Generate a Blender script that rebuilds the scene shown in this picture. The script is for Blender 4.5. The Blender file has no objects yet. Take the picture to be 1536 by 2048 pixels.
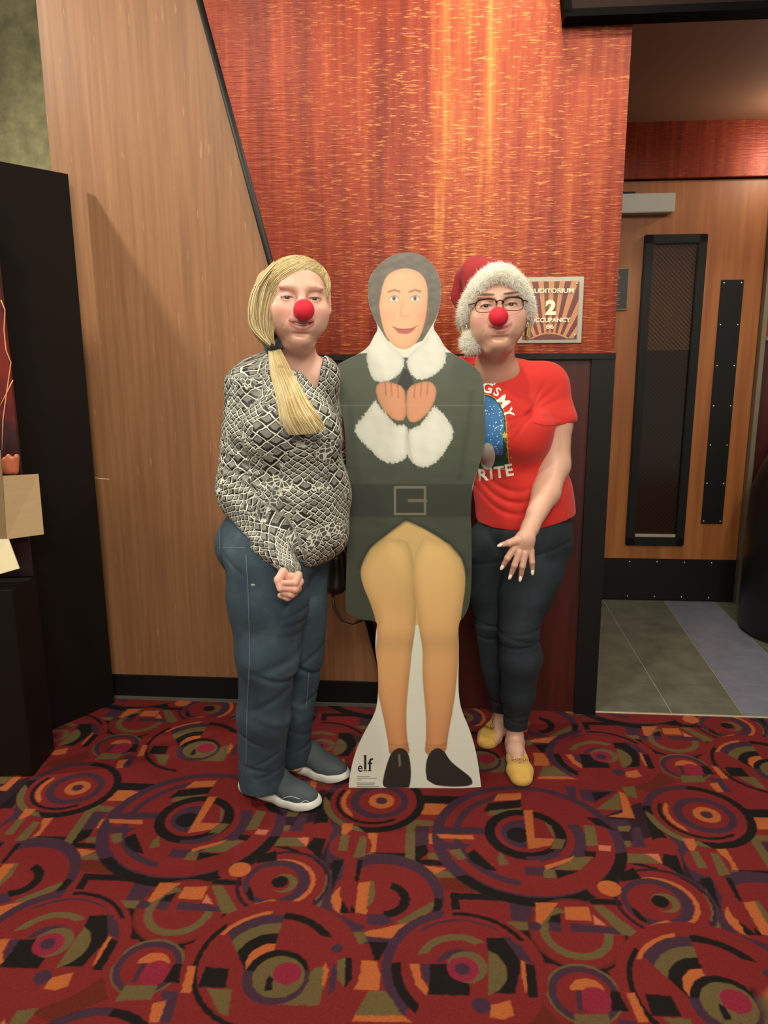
import bpy, bmesh, math, random
import numpy as np
from mathutils import Vector, Matrix
from mathutils.bvhtree import BVHTree
random.seed(7); RNG = np.random.default_rng(7)
SC = bpy.context.scene; COL = SC.collection

# ------------------------------------------------------------------ camera
FPX = 1538.0; CAM_H = 1.40
PITCH = math.atan(FPX / 7043.0); ROLL = math.atan(45 / 7043.0)
_R0 = np.array([1, 0, 0.]); _U0 = np.array([0, math.sin(PITCH), math.cos(PITCH)])
FWD = np.array([0, math.cos(PITCH), -math.sin(PITCH)])
RGT = math.cos(ROLL) * _R0 - math.sin(ROLL) * _U0
UPV = math.sin(ROLL) * _R0 + math.cos(ROLL) * _U0
CPOS = np.array([0, 0, CAM_H])
cam = bpy.data.cameras.new('camera'); camo = bpy.data.objects.new('camera', cam); COL.objects.link(camo)
m = Matrix.Identity(4)
for i in range(3):
    m[i][0] = RGT[i]; m[i][1] = UPV[i]; m[i][2] = -FWD[i]; m[i][3] = CPOS[i]
camo.matrix_world = m
cam.sensor_fit = 'HORIZONTAL'; cam.sensor_width = 36.0; cam.lens = 36.0 * FPX / 1536.0; cam.clip_start = 0.05
SC.camera = camo

# ------------------------------------------------------------------ light
world = bpy.data.worlds.new('lobby_air'); SC.world = world; world.use_nodes = True
bg = world.node_tree.nodes['Background']; bg.inputs[0].default_value = (1.0, 0.93, 0.78, 1); bg.inputs[1].default_value = 0.30
SC.view_settings.view_transform = 'Standard'; SC.view_settings.look = 'None'
SC.view_settings.exposure = 0.0; SC.view_settings.gamma = 1.0; SC.view_settings.use_curve_mapping = False

def spot(name, loc, tgt, power, col=(1, .93, .77), size=0.06, angle=100, blend=.6):
    l = bpy.data.lights.new(name, 'SPOT'); l.energy = power; l.color = col; l.shadow_soft_size = size
    l.spot_size = math.radians(angle); l.spot_blend = blend
    o = bpy.data.objects.new(name, l); COL.objects.link(o); o.location = loc
    o.rotation_euler = (Vector(tgt) - Vector(loc)).to_track_quat('-Z', 'Y').to_euler(); return o
spot('downlight_left', (-2.3, 2.05, 3.05), (-0.2, 2.7, 0.9), 185, size=.05, angle=110)
spot('downlight_front_left', (-1.0, 0.9, 3.15), (-0.3, 2.3, 0.6), 74, size=.07, angle=110)
spot('downlight_front_right', (1.3, 0.8, 3.15), (0.5, 2.3, 0.6), 78, size=.07, angle=110)
spot('downlight_wall', (0.42, 2.25, 3.15), (0.32, 2.78, 1.9), 80, col=(1, .92, .74), size=.05, angle=88)
_l = bpy.data.lights.new('frontal_fill_light', 'AREA'); _l.energy = 92; _l.color = (1, .94, .80); _l.shape = 'RECTANGLE'; _l.size = 1.6; _l.size_y = .8  # unseen area light added behind the camera as frontal fill for cutout and faces
_o = bpy.data.objects.new('frontal_fill_light', _l); COL.objects.link(_o); _o.location = (.1, -1.5, 2.9); _o.rotation_euler = (Vector((.1, 2.3, .7)) - _o.location).to_track_quat('-Z', 'Y').to_euler()
spot('downlight_near', (0.2, 0.3, 3.15), (0.1, 1.4, 0.0), 34, size=.1, angle=130)
_l = bpy.data.lights.new('doorway_lamp', 'POINT'); _l.energy = 9; _l.color = (1, .88, .70); _l.shadow_soft_size = .05
_o = bpy.data.objects.new('doorway_lamp', _l); COL.objects.link(_o); _o.location = (1.95, 3.62, 2.30)
spot('downlight_doorway_floor', (1.5, 3.1, 2.42), (1.5, 3.4, 0.0), 20, size=.04, angle=110)

# ------------------------------------------------------------------ helpers
def ray(x, y): return FWD + RGT * (x - 768) / FPX - UPV * (y - 1024) / FPX
def P(x, y, Y):
    d = ray(x, y); return CPOS + d * Y / d[1]
def FL(x, y, z=0.0):
    d = ray(x, y); return CPOS + d * (z - CAM_H) / d[2]
def PXM(Y, z=1.0):           # metres per photo pixel at depth Y
    return (Y * math.cos(PITCH) + (CAM_H - z) * math.sin(PITCH)) / FPX
def lin(r, g, b, k=1.0):
    f = lambda c: (c / 255 / 12.92 if c <= 10.3 else ((c / 255 + .055) / 1.055) ** 2.4) * k
    return (f(r), f(g), f(b))

class NT:
    def __init__(s, m):
        s.t = m.node_tree; s.n = s.t.nodes; s.b = s.n['Principled BSDF']
    def node(s, ty, **kw):
        x = s.n.new(ty)
        for k, v in kw.items(): setattr(x, k, v)
        return x
    def link(s, a, b): s.t.links.new(a, b)
    def setin(s, sock, v):
        if isinstance(v, bpy.types.NodeSocket): s.link(v, sock)
        else: sock.default_value = v
    def math(s, op, a, b=0.0, c=None):
        x = s.node('ShaderNodeMath', operation=op); s.setin(x.inputs[0], a); s.setin(x.inputs[1], b)
        if c is not None: s.setin(x.inputs[2], c)
        return x.outputs[0]
    def coord(s, which='Object'): return s.node('ShaderNodeTexCoord').outputs[which]
    def mapping(s, v, scale=(1, 1, 1), loc=(0, 0, 0), rot=(0, 0, 0)):
        x = s.node('ShaderNodeMapping'); s.link(v, x.inputs[0])
        x.inputs['Scale'].default_value = scale; x.inputs['Location'].default_value = loc; x.inputs['Rotation'].default_value = rot
        return x.outputs[0]
    def noise(s, v, scale, detail=3, rough=.55):
        x = s.node('ShaderNodeTexNoise'); s.link(v, x.inputs['Vector']); x.inputs['Scale'].default_value = scale
        x.inputs['Detail'].default_value = detail; x.inputs['Roughness'].default_value = rough; return x.outputs['Fac']
    def ramp(s, f, stops):
        x = s.node('ShaderNodeValToRGB'); s.link(f, x.inputs[0]); e = x.color_ramp.elements
        e[0].position, e[0].color = stops[0][0], (*stops[0][1], 1); e[1].position, e[1].color = stops[-1][0], (*stops[-1][1], 1)
        for p, c in stops[1:-1]:
            q = e.new(p); q.color = (*c, 1)
        return x.outputs[0]
    def mix(s, f, a, b, mode='MIX'):
        x = s.node('ShaderNodeMix', data_type='RGBA', blend_type=mode); s.setin(x.inputs[0], f)
        for i, v in ((6, a), (7, b)):
            if isinstance(v, bpy.types.NodeSocket): s.link(v, x.inputs[i])
            else: x.inputs[i].default_value = (*v, 1)
        return x.outputs[2]
    def bump(s, h, strength=.3, dist=.001):
        x = s.node('ShaderNodeBump'); x.inputs['Strength'].default_value = strength; x.inputs['Distance'].default_value = dist
        s.link(h, x.inputs['Height']); s.link(x.outputs[0], s.b.inputs['Normal']); return x
    def attr(s, name):
        x = s.node('ShaderNodeAttribute', attribute_name=name); return x

def mat(name, col=(.5, .5, .5), rough=.6, metal=0.0, spec=None, fn=None, sheen=0, sss=0, coat=0):
    m = bpy.data.materials.new(name); m.use_nodes = True; b = m.node_tree.nodes['Principled BSDF']
    b.inputs['Base Color'].default_value = (*col, 1); b.inputs['Roughness'].default_value = rough; b.inputs['Metallic'].default_value = metal
    if spec is not None: b.inputs['Specular IOR Level'].default_value = spec
    if sheen: b.inputs['Sheen Weight'].default_value = sheen
    if sss:
        b.inputs['Subsurface Weight'].default_value = sss; b.inputs['Subsurface Radius'].default_value = (.012, .004, .002); b.inputs['Subsurface Scale'].default_value = 1.0
    if coat: b.inputs['Coat Weight'].default_value = coat
    t = NT(m)
    if fn: fn(t)
    else:
        v = t.coord(); h = t.noise(v, 60, 4); c = t.mix(t.math('MULTIPLY', h, .35), tuple(x * 1.06 for x in col), tuple(x * .72 for x in col))
        t.link(c, b.inputs['Base Color'])
    return m

def link(name, me, m=None, parent=None, smooth=False, **props):
    o = bpy.data.objects.new(name, me); COL.objects.link(o)
    if m is not None:
        for mm in (m if isinstance(m, (list, tuple)) else [m]): me.materials.append(mm)
    if parent is not None: o.parent = parent
    if smooth and len(me.polygons): me.polygons.foreach_set('use_smooth', np.ones(len(me.polygons), bool))
    for k, v in props.items(): o[k] = v
    return o
def root(name, label, cat, loc=(0, 0, 0), group=None):
    o = bpy.data.objects.new(name, None); COL.objects.link(o); o['label'] = label; o['category'] = cat
    o.empty_display_size = .05
    if group: o['group'] = group
    return o
def pydata(name, v, f):
    me = bpy.data.meshes.new(name); me.from_pydata([tuple(map(float, p)) for p in v], [], f); me.update(); return me
def bmesh_me(name, bm):
    bmesh.ops.recalc_face_normals(bm, faces=bm.faces); me = bpy.data.meshes.new(name); bm.to_mesh(me); bm.free(); return me
def box(bm, c, s, rot=None, bev=0.0):
    r = bmesh.ops.create_cube(bm, size=1.0); vs = r['verts']
    M = Matrix.Translation(Vector(c)) @ (rot.to_4x4() if rot else Matrix.Identity(4)) @ Matrix.Diagonal((*s, 1))
    bmesh.ops.transform(bm, matrix=M, verts=vs)
    if bev:
        es = list({e for v in vs for e in v.link_edges}); bmesh.ops.bevel(bm, geom=es, offset=bev, segments=2, affect='EDGES')
def boxo(name, c, s, m, parent=None, rot=None, bev=0.002, **props):
    bm = bmesh.new(); box(bm, c, s, rot, bev); return link(name, bmesh_me(name, bm), m, parent, **props)
def tube(pts, rad, n=8, closed=False, caps=True):
    pts = [np.array(p, float) for p in pts]; N = len(pts); V = []; F = []
    rad = [rad] * N if np.isscalar(rad) else rad; up = None
    for i in range(N):
        a = pts[i - 1] if (i > 0 or closed) else pts[i]; b = pts[(i + 1) % N] if (i < N - 1 or closed) else pts[i]
        d = b - a; d = d / (np.linalg.norm(d) + 1e-12)
        if up is None: up = np.array([0, 0, 1.]) if abs(d[2]) < .9 else np.array([1., 0, 0])
        s = np.cross(d, up); s /= np.linalg.norm(s) + 1e-12; u = np.cross(s, d); up = u
        for k in range(n):
            an = 2 * math.pi * k / n; V.append(pts[i] + rad[i] * (math.cos(an) * s + math.sin(an) * u))
    for i in range(N if closed else N - 1):
        j = (i + 1) % N
        for k in range(n): F.append((i * n + k, i * n + (k + 1) % n, j * n + (k + 1) % n, j * n + k))
    if caps and not closed: F.append(tuple(range(n))[::-1]); F.append(tuple((N - 1) * n + k for k in range(n)))
    return V, F
def tubes(name, lst, m, parent=None, n=8, **props):
    V = []; F = []
    for it in lst:
        v, f = tube(it[0], it[1], n, *(it[2:] if len(it) > 2 else ())); o = len(V); V += v; F += [tuple(i + o for i in q) for q in f]
    return link(name, pydata(name, V, F), m, parent, smooth=True, **props)
def ballmesh(name, c, r, seg=24, rings=14):
    bm = bmesh.new(); bmesh.ops.create_uvsphere(bm, u_segments=seg, v_segments=rings, radius=1.0)
    r = (r, r, r) if np.isscalar(r) else r
    bmesh.ops.transform(bm, matrix=Matrix.Translation(Vector(c)) @ Matrix.Diagonal((*r, 1)), verts=bm.verts); return bmesh_me(name, bm)
def setcol(me, rgb, name='Col'):
    a = me.color_attributes.new(name, 'FLOAT_COLOR', 'POINT'); c = np.ones((len(me.vertices), 4), np.float32); c[:, :3] = rgb
    a.data.foreach_set('color', c.ravel())
def verts(me):
    v = np.empty(len(me.vertices) * 3, np.float32); me.vertices.foreach_get('co', v); return v.reshape(-1, 3).astype(float)
def bvh_of(me):
    return BVHTree.FromPolygons([tuple(v.co) for v in me.vertices], [tuple(p.vertices) for p in me.polygons])
def text_mesh(s, size=1.0, res=6, extrude=0.0, offset=0.0):
    cu = bpy.data.curves.new('txt', 'FONT'); cu.body = s; cu.size = size; cu.align_x = 'CENTER'; cu.align_y = 'CENTER'
    cu.resolution_u = res; cu.extrude = extrude; cu.offset = offset
    o = bpy.data.objects.new('txt', cu); COL.objects.link(o); dg = bpy.context.evaluated_depsgraph_get()
    me = bpy.data.meshes.new_from_object(o.evaluated_get(dg)); COL.objects.unlink(o); bpy.data.objects.remove(o); return me

# ------------------------------------------------------------------ signed distance sculpting
class Field:
    """distance field on a rectilinear grid; shapes are blended in, then a surface-nets mesh is taken"""
    def __init__(s, xs, ys, zs):
        s.x, s.y, s.z = [np.asarray(a, np.float32) for a in (xs, ys, zs)]
        s.D = np.full((len(s.x), len(s.y), len(s.z)), .2, np.float32)
    def region(s, lo, hi, mg):
        sl = []
        for a, l, h in ((s.x, lo[0], hi[0]), (s.y, lo[1], hi[1]), (s.z, lo[2], hi[2])):
            i = max(int(np.searchsorted(a, l - mg)) - 1, 0); j = min(int(np.searchsorted(a, h + mg)) + 1, len(a)); sl.append(slice(i, max(j, i)))
        return tuple(sl)
    def pts(s, sl): return s.x[sl[0]][:, None, None], s.y[sl[1]][None, :, None], s.z[sl[2]][None, None, :]
    def put(s, sl, d, k, op):
        if d.size == 0: return
        A = s.D[sl]; d = d.astype(np.float32)
        if op == 'add':
            if k > 0: h = np.maximum(k - np.abs(A - d), 0) / k; s.D[sl] = np.minimum(A, d) - h * h * k * .25
            else: s.D[sl] = np.minimum(A, d)
        else:
            d = -d
            if k > 0: h = np.maximum(k - np.abs(A - d), 0) / k; s.D[sl] = np.maximum(A, d) + h * h * k * .25
            else: s.D[sl] = np.maximum(A, d)
    def cone(s, a, b, ra, rb, k=.02, op='add', squash=None):
        a = np.array(a, float); b = np.array(b, float); mg = k + .02; R = max(ra, rb)
        sl = s.region(np.minimum(a, b) - R, np.maximum(a, b) + R, mg); X, Y, Z = s.pts(sl)
        px, py, pz = X - a[0], Y - a[1], Z - a[2]; d = b - a
        if squash is not None:
            w, f = np.array(squash[0], float), squash[1]; w /= np.linalg.norm(w); q = (px * w[0] + py * w[1] + pz * w[2]) * (1 / f - 1)
            px = px + q * w[0]; py = py + q * w[1]; pz = pz + q * w[2]; d = d + w * (d @ w) * (1 / f - 1)
        L = d @ d; t = np.clip((px * d[0] + py * d[1] + pz * d[2]) / L, 0, 1)
        dist = np.sqrt((px - t * d[0]) ** 2 + (py - t * d[1]) ** 2 + (pz - t * d[2]) ** 2) - (ra + (rb - ra) * t)
        if squash is not None: dist = dist * min(1, squash[1]) if squash[1] < 1 else dist
        s.put(sl, dist, k, op)
    def ell(s, c, r, rot=None, k=.02, op='add'):
        c = np.array(c, float); r = np.array([r] * 3 if np.isscalar(r) else r, float); R = r.max()
        ext = r if rot is None else np.array([R] * 3)
        sl = s.region(c - ext, c + ext, k + .02); X, Y, Z = s.pts(sl); px, py, pz = X - c[0], Y - c[1], Z - c[2]
        if rot is not None:
            M = np.asarray(rot)
            px, py, pz = [px * M[0, i] + py * M[1, i] + pz * M[2, i] for i in range(3)]
        k0 = np.sqrt((px / r[0]) ** 2 + (py / r[1]) ** 2 + (pz / r[2]) ** 2); k1 = np.sqrt((px / r[0] ** 2) ** 2 + (py / r[1] ** 2) ** 2 + (pz / r[2] ** 2) ** 2)
        d = np.where(k0 < .35, -(1 - k0) * r.min(), k0 * (k0 - 1) / np.maximum(k1, 1e-6)); s.put(sl, d, k, op)
    def chain(s, pts, rads, k=.02, op='add', squash=None):
        for i in range(len(pts) - 1): s.cone(pts[i], pts[i + 1], rads[i], rads[i + 1], k, op, squash)
    def mesh(s, name):
        D = s.D; S = D < 0; nx, ny, nz = D.shape
        m = np.zeros((nx - 1, ny - 1, nz - 1), np.uint8)
        for i in (0, 1):
            for j in (0, 1):
                for k in (0, 1): m += S[i:nx - 1 + i, j:ny - 1 + j, k:nz - 1 + k]
        act = (m > 0) & (m < 8); I, J, K = np.nonzero(act); idx = np.full(act.shape, -1, np.int32); idx[I, J, K] = np.arange(len(I))
        acc = np.zeros((len(I), 3)); cnt = np.zeros(len(I))
        for ax in range(3):
            o = [(0, 0), (0, 1), (1, 0), (1, 1)]
            for u, v in o:
                a = [0, 0, 0]; oth = [q for q in range(3) if q != ax]; a[oth[0]] = u; a[oth[1]] = v; b = list(a); b[ax] = 1
                d0 = D[I + a[0], J + a[1], K + a[2]]; d1 = D[I + b[0], J + b[1], K + b[2]]; cr = (d0 < 0) != (d1 < 0)
                t = np.where(cr, d0 / np.where(cr, d0 - d1, 1), 0); p = np.zeros((len(I), 3))
                g = (s.x, s.y, s.z); id_ = (I, J, K)
                for q in range(3):
                    c0 = g[q][id_[q] + a[q]]; c1 = g[q][id_[q] + b[q]]; p[:, q] = c0 + (c1 - c0) * (t if q == ax else 0)
                acc[cr] += p[cr]; cnt[cr] += 1
        V = acc / np.maximum(cnt, 1)[:, None]; Q = []
        for ax in range(3):
            sh = [slice(None)] * 3; sh[ax] = slice(0, -1); sh2 = [slice(None)] * 3; sh2[ax] = slice(1, None)
            A = S[tuple(sh)]; B = S[tuple(sh2)]; E = np.array(np.nonzero(A != B)).T
            oth = [q for q in range(3) if q != ax]; lim = act.shape
            ok = (E[:, oth[0]] > 0) & (E[:, oth[1]] > 0) & (E[:, oth[0]] < D.shape[oth[0]] - 1) & (E[:, oth[1]] < D.shape[oth[1]] - 1)
            E = E[ok]; ins = A[E[:, 0], E[:, 1], E[:, 2]]; c = []
            for u, v in ((1, 1), (0, 1), (0, 0), (1, 0)):
                F = E.copy(); F[:, oth[0]] -= u; F[:, oth[1]] -= v; c.append(idx[F[:, 0], F[:, 1], F[:, 2]])
            q = np.stack(c, 1); flip = ins if ax != 1 else ~ins
            q[~flip] = q[~flip][:, ::-1]; Q.append(q)
        Q = np.concatenate(Q); Q = Q[(Q >= 0).all(1)]
        me = bpy.data.meshes.new(name); me.vertices.add(len(V)); me.vertices.foreach_set('co', V.astype(np.float32).ravel())
        me.loops.add(Q.size); me.loops.foreach_set('vertex_index', Q.astype(np.int32).ravel()); me.polygons.add(len(Q))
        me.polygons.foreach_set('loop_start', np.arange(0, Q.size, 4, dtype=np.int32)); me.polygons.foreach_set('loop_total', np.full(len(Q), 4, np.int32))
        me.polygons.foreach_set('use_smooth', np.ones(len(Q), bool)); me.update(calc_edges=True); me.validate()
        return me
def axis(lo, hi, coarse, fine=()):
    out = [lo]; 
    while out[-1] < hi:
        x = out[-1]; st = coarse
        for a, b, f in fine:
            if a - coarse < x < b: st = min(st, f)
        out.append(x + st)
    return out
def vnoise(x, y, z, seed=0):
    """cheap smooth noise from summed sines"""
    r = np.random.default_rng(seed); o = 0
    for i in range(6):
        k = r.normal(size=3); k /= np.linalg.norm(k); f = r.uniform(.7, 1.6); o = o + np.sin((x * k[0] + y * k[1] + z * k[2]) * f * 6.28 + r.uniform(0, 6.28))
    return o / 3.0
# ------------------------------------------------------------------ room
T = np.array([.99645, -.0842, 0]); N = np.array([.0842, .99645, 0]); A0 = FL(231, 1393)
ZA = math.atan2(T[1], T[0]); RZ = Matrix.Rotation(ZA, 3, 'Z')
def W(s, off, z): return A0 + T * s - N * off + np.array([0, 0, z])      # wall frame: s along, off towards the lobby
S_END = 1.912
def dscale(x, z): return x

def m_orange(t):
    v = t.coord(); a = t.mapping(v, (60, 60, 2.2)); h = t.noise(a, 1.0, 4); g = t.noise(t.mapping(v, (3, 3, .6)), 1.0, 2)
    c = t.ramp(t.math('ADD', t.math('MULTIPLY', h, .6), t.math('MULTIPLY', g, .4)), [(.33, lin(120, 80, 50)), (.5, lin(136, 93, 59)), (.66, lin(149, 105, 69))])
    d = t.noise(t.mapping(v, (95, 95, 9), loc=(3, 1, 7)), 1.0, 1); dash = t.math('MULTIPLY', t.math('GREATER_THAN', d, .735), .35)
    c = t.mix(dash, c, lin(182, 138, 98)); t.link(c, t.b.inputs['Base Color']); t.bump(h, .25, .001)
M_ORANGE = mat('orange_laminate', rough=.5, fn=m_orange)
def m_red(t):
    v = t.coord(); st = t.noise(t.mapping(v, (16, 16, .9)), 1.0, 4); st2 = t.noise(t.mapping(v, (42, 42, 2.5), loc=(5, 0, 2)), 1.0, 3)
    sx = t.node('ShaderNodeSeparateXYZ'); t.link(v, sx.inputs[0])
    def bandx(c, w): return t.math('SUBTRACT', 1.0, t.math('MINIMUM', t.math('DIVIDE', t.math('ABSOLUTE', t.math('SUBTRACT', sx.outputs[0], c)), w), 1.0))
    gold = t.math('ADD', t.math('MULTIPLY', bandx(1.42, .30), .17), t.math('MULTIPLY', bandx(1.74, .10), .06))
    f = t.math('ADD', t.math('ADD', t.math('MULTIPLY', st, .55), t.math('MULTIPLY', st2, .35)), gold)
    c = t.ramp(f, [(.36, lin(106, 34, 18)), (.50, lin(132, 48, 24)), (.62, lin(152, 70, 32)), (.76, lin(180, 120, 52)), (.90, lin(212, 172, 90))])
    rid = t.noise(t.mapping(v, (11, 11, 120)), 1.0, 3); rid2 = t.noise(t.mapping(v, (26, 26, 250)), 1.0, 2)
    hh = t.math('ADD', t.math('MULTIPLY', rid, .7), t.math('MULTIPLY', rid2, .3))
    c = t.mix(t.math('MULTIPLY', t.math('GREATER_THAN', rid2, .625), t.math('ADD', .08, t.math('MULTIPLY', bandx(1.42, .75), .35))), c, lin(232, 172, 88))  # light glints on the fine ridges painted into the colour, denser mid-panel
    t.link(c, t.b.inputs['Base Color']); t.bump(hh, .55, .0035)
    t.b.inputs['Specular IOR Level'].default_value = .3
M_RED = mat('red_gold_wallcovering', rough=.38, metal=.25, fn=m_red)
def m_dark(t):
    v = t.coord(); h = t.noise(t.mapping(v, (30, 30, 2)), 1.0, 4)
    t.link(t.ramp(h, [(.3, lin(50, 15, 11)), (.7, lin(74, 23, 15))]), t.b.inputs['Base Color'])
M_DKRED = mat('dark_red_panel', rough=.42, fn=m_dark)
M_BLACK = mat('black_trim', lin(16, 15, 14), rough=.5, spec=.3)
M_BLACKM = mat('black_card', lin(17, 11, 9), rough=.6, spec=.25)
M_BROWN = mat('brown_soffit_paint', lin(150, 104, 76), rough=.8)
def m_green(t):
    v = t.coord(); h = t.noise(v, 14, 6, .65)
    t.link(t.ramp(h, [(.35, lin(122, 116, 84)), (.65, lin(156, 148, 108))]), t.b.inputs['Base Color'])
M_GREEN = mat('mottled_olive_paint', rough=.85, fn=m_green)

def slab(name, pts2, off0, off1, m, parent=None, **props):
    """polygon in wall frame (s,z) given thickness from off0 to off1; local coords kept in wall frame"""
    V = [(s, -off0, z) for s, z in pts2] + [(s, -off1, z) for s, z in pts2]; n = len(pts2)
    F = [tuple(range(n)), tuple(range(n, 2 * n))[::-1]] + [(i, (i + 1) % n, n + (i + 1) % n, n + i) for i in range(n)]
    me = pydata(name, V, F); bm = bmesh.new(); bm.from_mesh(me); bmesh.ops.recalc_face_normals(bm, faces=bm.faces); bm.to_mesh(me); bm.free()
    o = link(name, me, m, parent, **props)
    if parent is None: o.location = A0; o.rotation_euler = (0, 0, ZA)
    return o
def sline(z): return (-.0355 - .2476 * (z - .2) + 1.102 + .012) / .99645          # s of the slanted trim at height z
ZT = 3.2
wall = slab('wall_back', [(-.06, 0), (S_END, 0), (S_END, ZT), (-.06, ZT)], 0.0, -.10, mat('wall_core', lin(70, 40, 28), .8), kind='structure')
slab('laminate_panel', [(-.06, 0.0), (sline(0), 0.0), (sline(ZT), ZT), (-.06, ZT)], .002, .012, M_ORANGE, wall, label='tan orange laminate panel with fine vertical grain')
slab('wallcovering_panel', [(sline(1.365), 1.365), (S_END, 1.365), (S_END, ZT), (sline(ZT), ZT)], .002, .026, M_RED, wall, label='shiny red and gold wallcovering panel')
slab('lower_panel', [(sline(0), 0), (S_END - .01, 0), (S_END - .01, 1.35), (sline(1.35), 1.35)], .002, .012, M_DKRED, wall, label='dark red lower wall panel')
slab('corner_post', [(S_END - .075, 0), (S_END + .006, 0), (S_END + .006, 1.345), (S_END - .075, 1.345)], .002, .03, M_BLACK, wall)
slab('chair_rail', [(sline(1.345), 1.345), (S_END + .006, 1.345), (S_END + .006, 1.365), (sline(1.365), 1.365)], .002, .034, M_BLACK, wall)
a = W(sline(0) - .0, .02, 0.0); b = W(sline(ZT), .02, ZT)
tubes('trim_1', [([a, b], .0125)], M_BLACK, None, 10, kind='structure', label='slanted black trim bar between the orange and red panels')
slab('baseboard_back', [(-.06, 0), (sline(.05), 0), (sline(.105), .105), (-.06, .105)], .012, .022, M_BLACK, None, kind='structure')
slab('trim_2', [(-.02, 0.001), (sline(0), 0.001), (sline(0), .016), (-.02, .016)], .022, .028, mat('grey_vinyl_edge', lin(92, 88, 78), .5), None, kind='structure')
# scratch on the laminate
slab('scratch', [(-.02, .908), (.055, .901), (.055, .904), (-.02, .911)], .012, .0125, mat('scratch_pale', lin(222, 186, 150), .6), wall)

# far olive wall behind the outer corner, left
boxo('wall_left', (-2.4, 3.75, 1.6), (3.2, .1, 3.2), M_GREEN, kind='structure')
# doorway recess
DY = 4.05; D0 = np.array([1.2, 4.07, 0])
def WD(s, off, z): return D0 + T * s - N * off + np.array([0, 0, z])
def slabD(name, x0, x1, z0, z1, off0, off1, m, parent=None, bev=.0015, **props):
    c = WD((x0 + x1) / 2, (off0 + off1) / 2, (z0 + z1) / 2)
    bm = bmesh.new(); box(bm, ((x0 + x1) / 2, -(off0 + off1) / 2, (z0 + z1) / 2), (x1 - x0, abs(off1 - off0), z1 - z0), None, bev)
    o = link(name, bmesh_me(name, bm), m, parent, **props)
    if parent is None: o.location = D0; o.rotation_euler = (0, 0, ZA)
    return o
wr = slabD('wall_right', -.40, 1.9, 0, 2.5, -.15, -.05, mat('door_wall_core', lin(80, 40, 28), .8), kind='structure')
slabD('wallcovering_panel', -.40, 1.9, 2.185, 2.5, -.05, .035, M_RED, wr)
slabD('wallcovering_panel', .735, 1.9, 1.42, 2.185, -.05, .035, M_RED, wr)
slabD('lower_panel', .735, 1.9, 0, 1.41, -.05, .025, M_DKRED, wr)
slabD('chair_rail', .735, 1.9, 1.405, 1.425, -.05, .045, mat('grey_rail', lin(128, 122, 108), .5), wr)
slabD('door_jamb', .712, .735, 0, 2.185, -.05, .04, mat('grey_metal_frame', lin(132, 122, 104), .4, .3), wr)
boxo('wall_far', (1.0, 3.45, 1.6), (.1, 1.3, 3.2), M_DKRED, kind='structure', rot=RZ) if False else None
# side of the recess behind the back wall (turned away from the lens)
boxo('wall_side', W(S_END - .06, -.72, 1.6), (.1, 1.2, 3.2), M_DKRED, rot=RZ, kind='structure')
c = (W(S_END + .7, -.72, 2.47)); boxo('ceiling', c, (2.6, 1.42, .06), M_BROWN, rot=RZ, kind='structure')
# header over the opening
hd = slab('trim_3', [(1.70, 2.405), (3.4, 2.405), (3.4, 3.1), (1.60, 3.1)], .028, .10, mat('dark_header', lin(32, 18, 14), .8, spec=.15), None, kind='structure', label='dark boxed header above the auditorium opening')
M_MATTE = mat('matte_black_edge', lin(12, 11, 10), .9, spec=.05)
slab('edge_strip', [(1.69, 2.39), (3.4, 2.39), (3.4, 2.412), (1.69, 2.412)], .026, .108, M_MATTE, hd)
slab('edge_strip', [(1.69, 2.40), (1.712, 2.40), (1.612, 3.1), (1.59, 3.1)], .026, .108, M_MATTE, hd)

# door
def m_door(t):
    v = t.coord(); h = t.noise(t.mapping(v, (26, 26, 1.5)), 1.0, 4)
    t.link(t.ramp(h, [(.3, lin(140, 80, 36)), (.5, lin(156, 92, 44)), (.7, lin(168, 104, 54))]), t.b.inputs['Base Color'])
M_DOOR = mat('honey_wood_veneer', rough=.45, fn=m_door)
door = slabD('door_1', -.30, .71, .01, 2.18, -.045, -.005, M_DOOR, None, kind='structure', label='honey wood auditorium door with a narrow glass light')
door.data.materials.append(M_DOOR)
# window light: cut through the leaf as frame pieces proud of it
wx0, wx1, wz0, wz1 = .115, .42, .325, 1.925; fw = .045
for nme, a_, b_, c_, d_ in (('frame_rail', wx0, wx1, wz0, wz0 + fw), ('frame_rail', wx0, wx1, wz1 - fw, wz1), ('frame_stile', wx0, wx0 + fw, wz0, wz1), ('frame_stile', wx1 - fw, wx1, wz0, wz1)):
    slabD(nme, a_, b_, c_, d_, -.01, .022, M_BLACK, door, bev=.004)
def m_wire(t):
    v = t.coord(); s = t.node('ShaderNodeSeparateXYZ'); t.link(v, s.inputs[0])
    def ln(sg):
        f = t.math('FRACT', t.math('MULTIPLY', t.math('ADD', s.outputs[0], t.math('MULTIPLY', s.outputs[2], sg)), 46.0)); return t.math('LESS_THAN', f, .16)
    g = t.math('MAXIMUM', ln(1.0), t.math('MULTIPLY', ln(-1.0), .3)); n_ = t.noise(v, 3.0, 2)
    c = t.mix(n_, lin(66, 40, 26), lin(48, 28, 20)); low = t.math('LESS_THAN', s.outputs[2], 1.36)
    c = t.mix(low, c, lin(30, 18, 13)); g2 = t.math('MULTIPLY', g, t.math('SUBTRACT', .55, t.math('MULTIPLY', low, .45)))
    t.link(t.mix(g2, c, lin(120, 92, 66)), t.b.inputs['Base Color'])
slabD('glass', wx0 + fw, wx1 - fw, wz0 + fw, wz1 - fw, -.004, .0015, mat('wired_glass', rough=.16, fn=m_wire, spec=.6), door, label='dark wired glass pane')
slabD('sill_strip', wx0 + fw, wx1 - fw, wz0 + fw, wz0 + fw + .016, .0015, .012, mat('brushed_sill', lin(190, 180, 160), .35, .5), door)
M_SCREW = mat('screw_chrome', lin(235, 225, 200), .25, .8)
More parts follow.
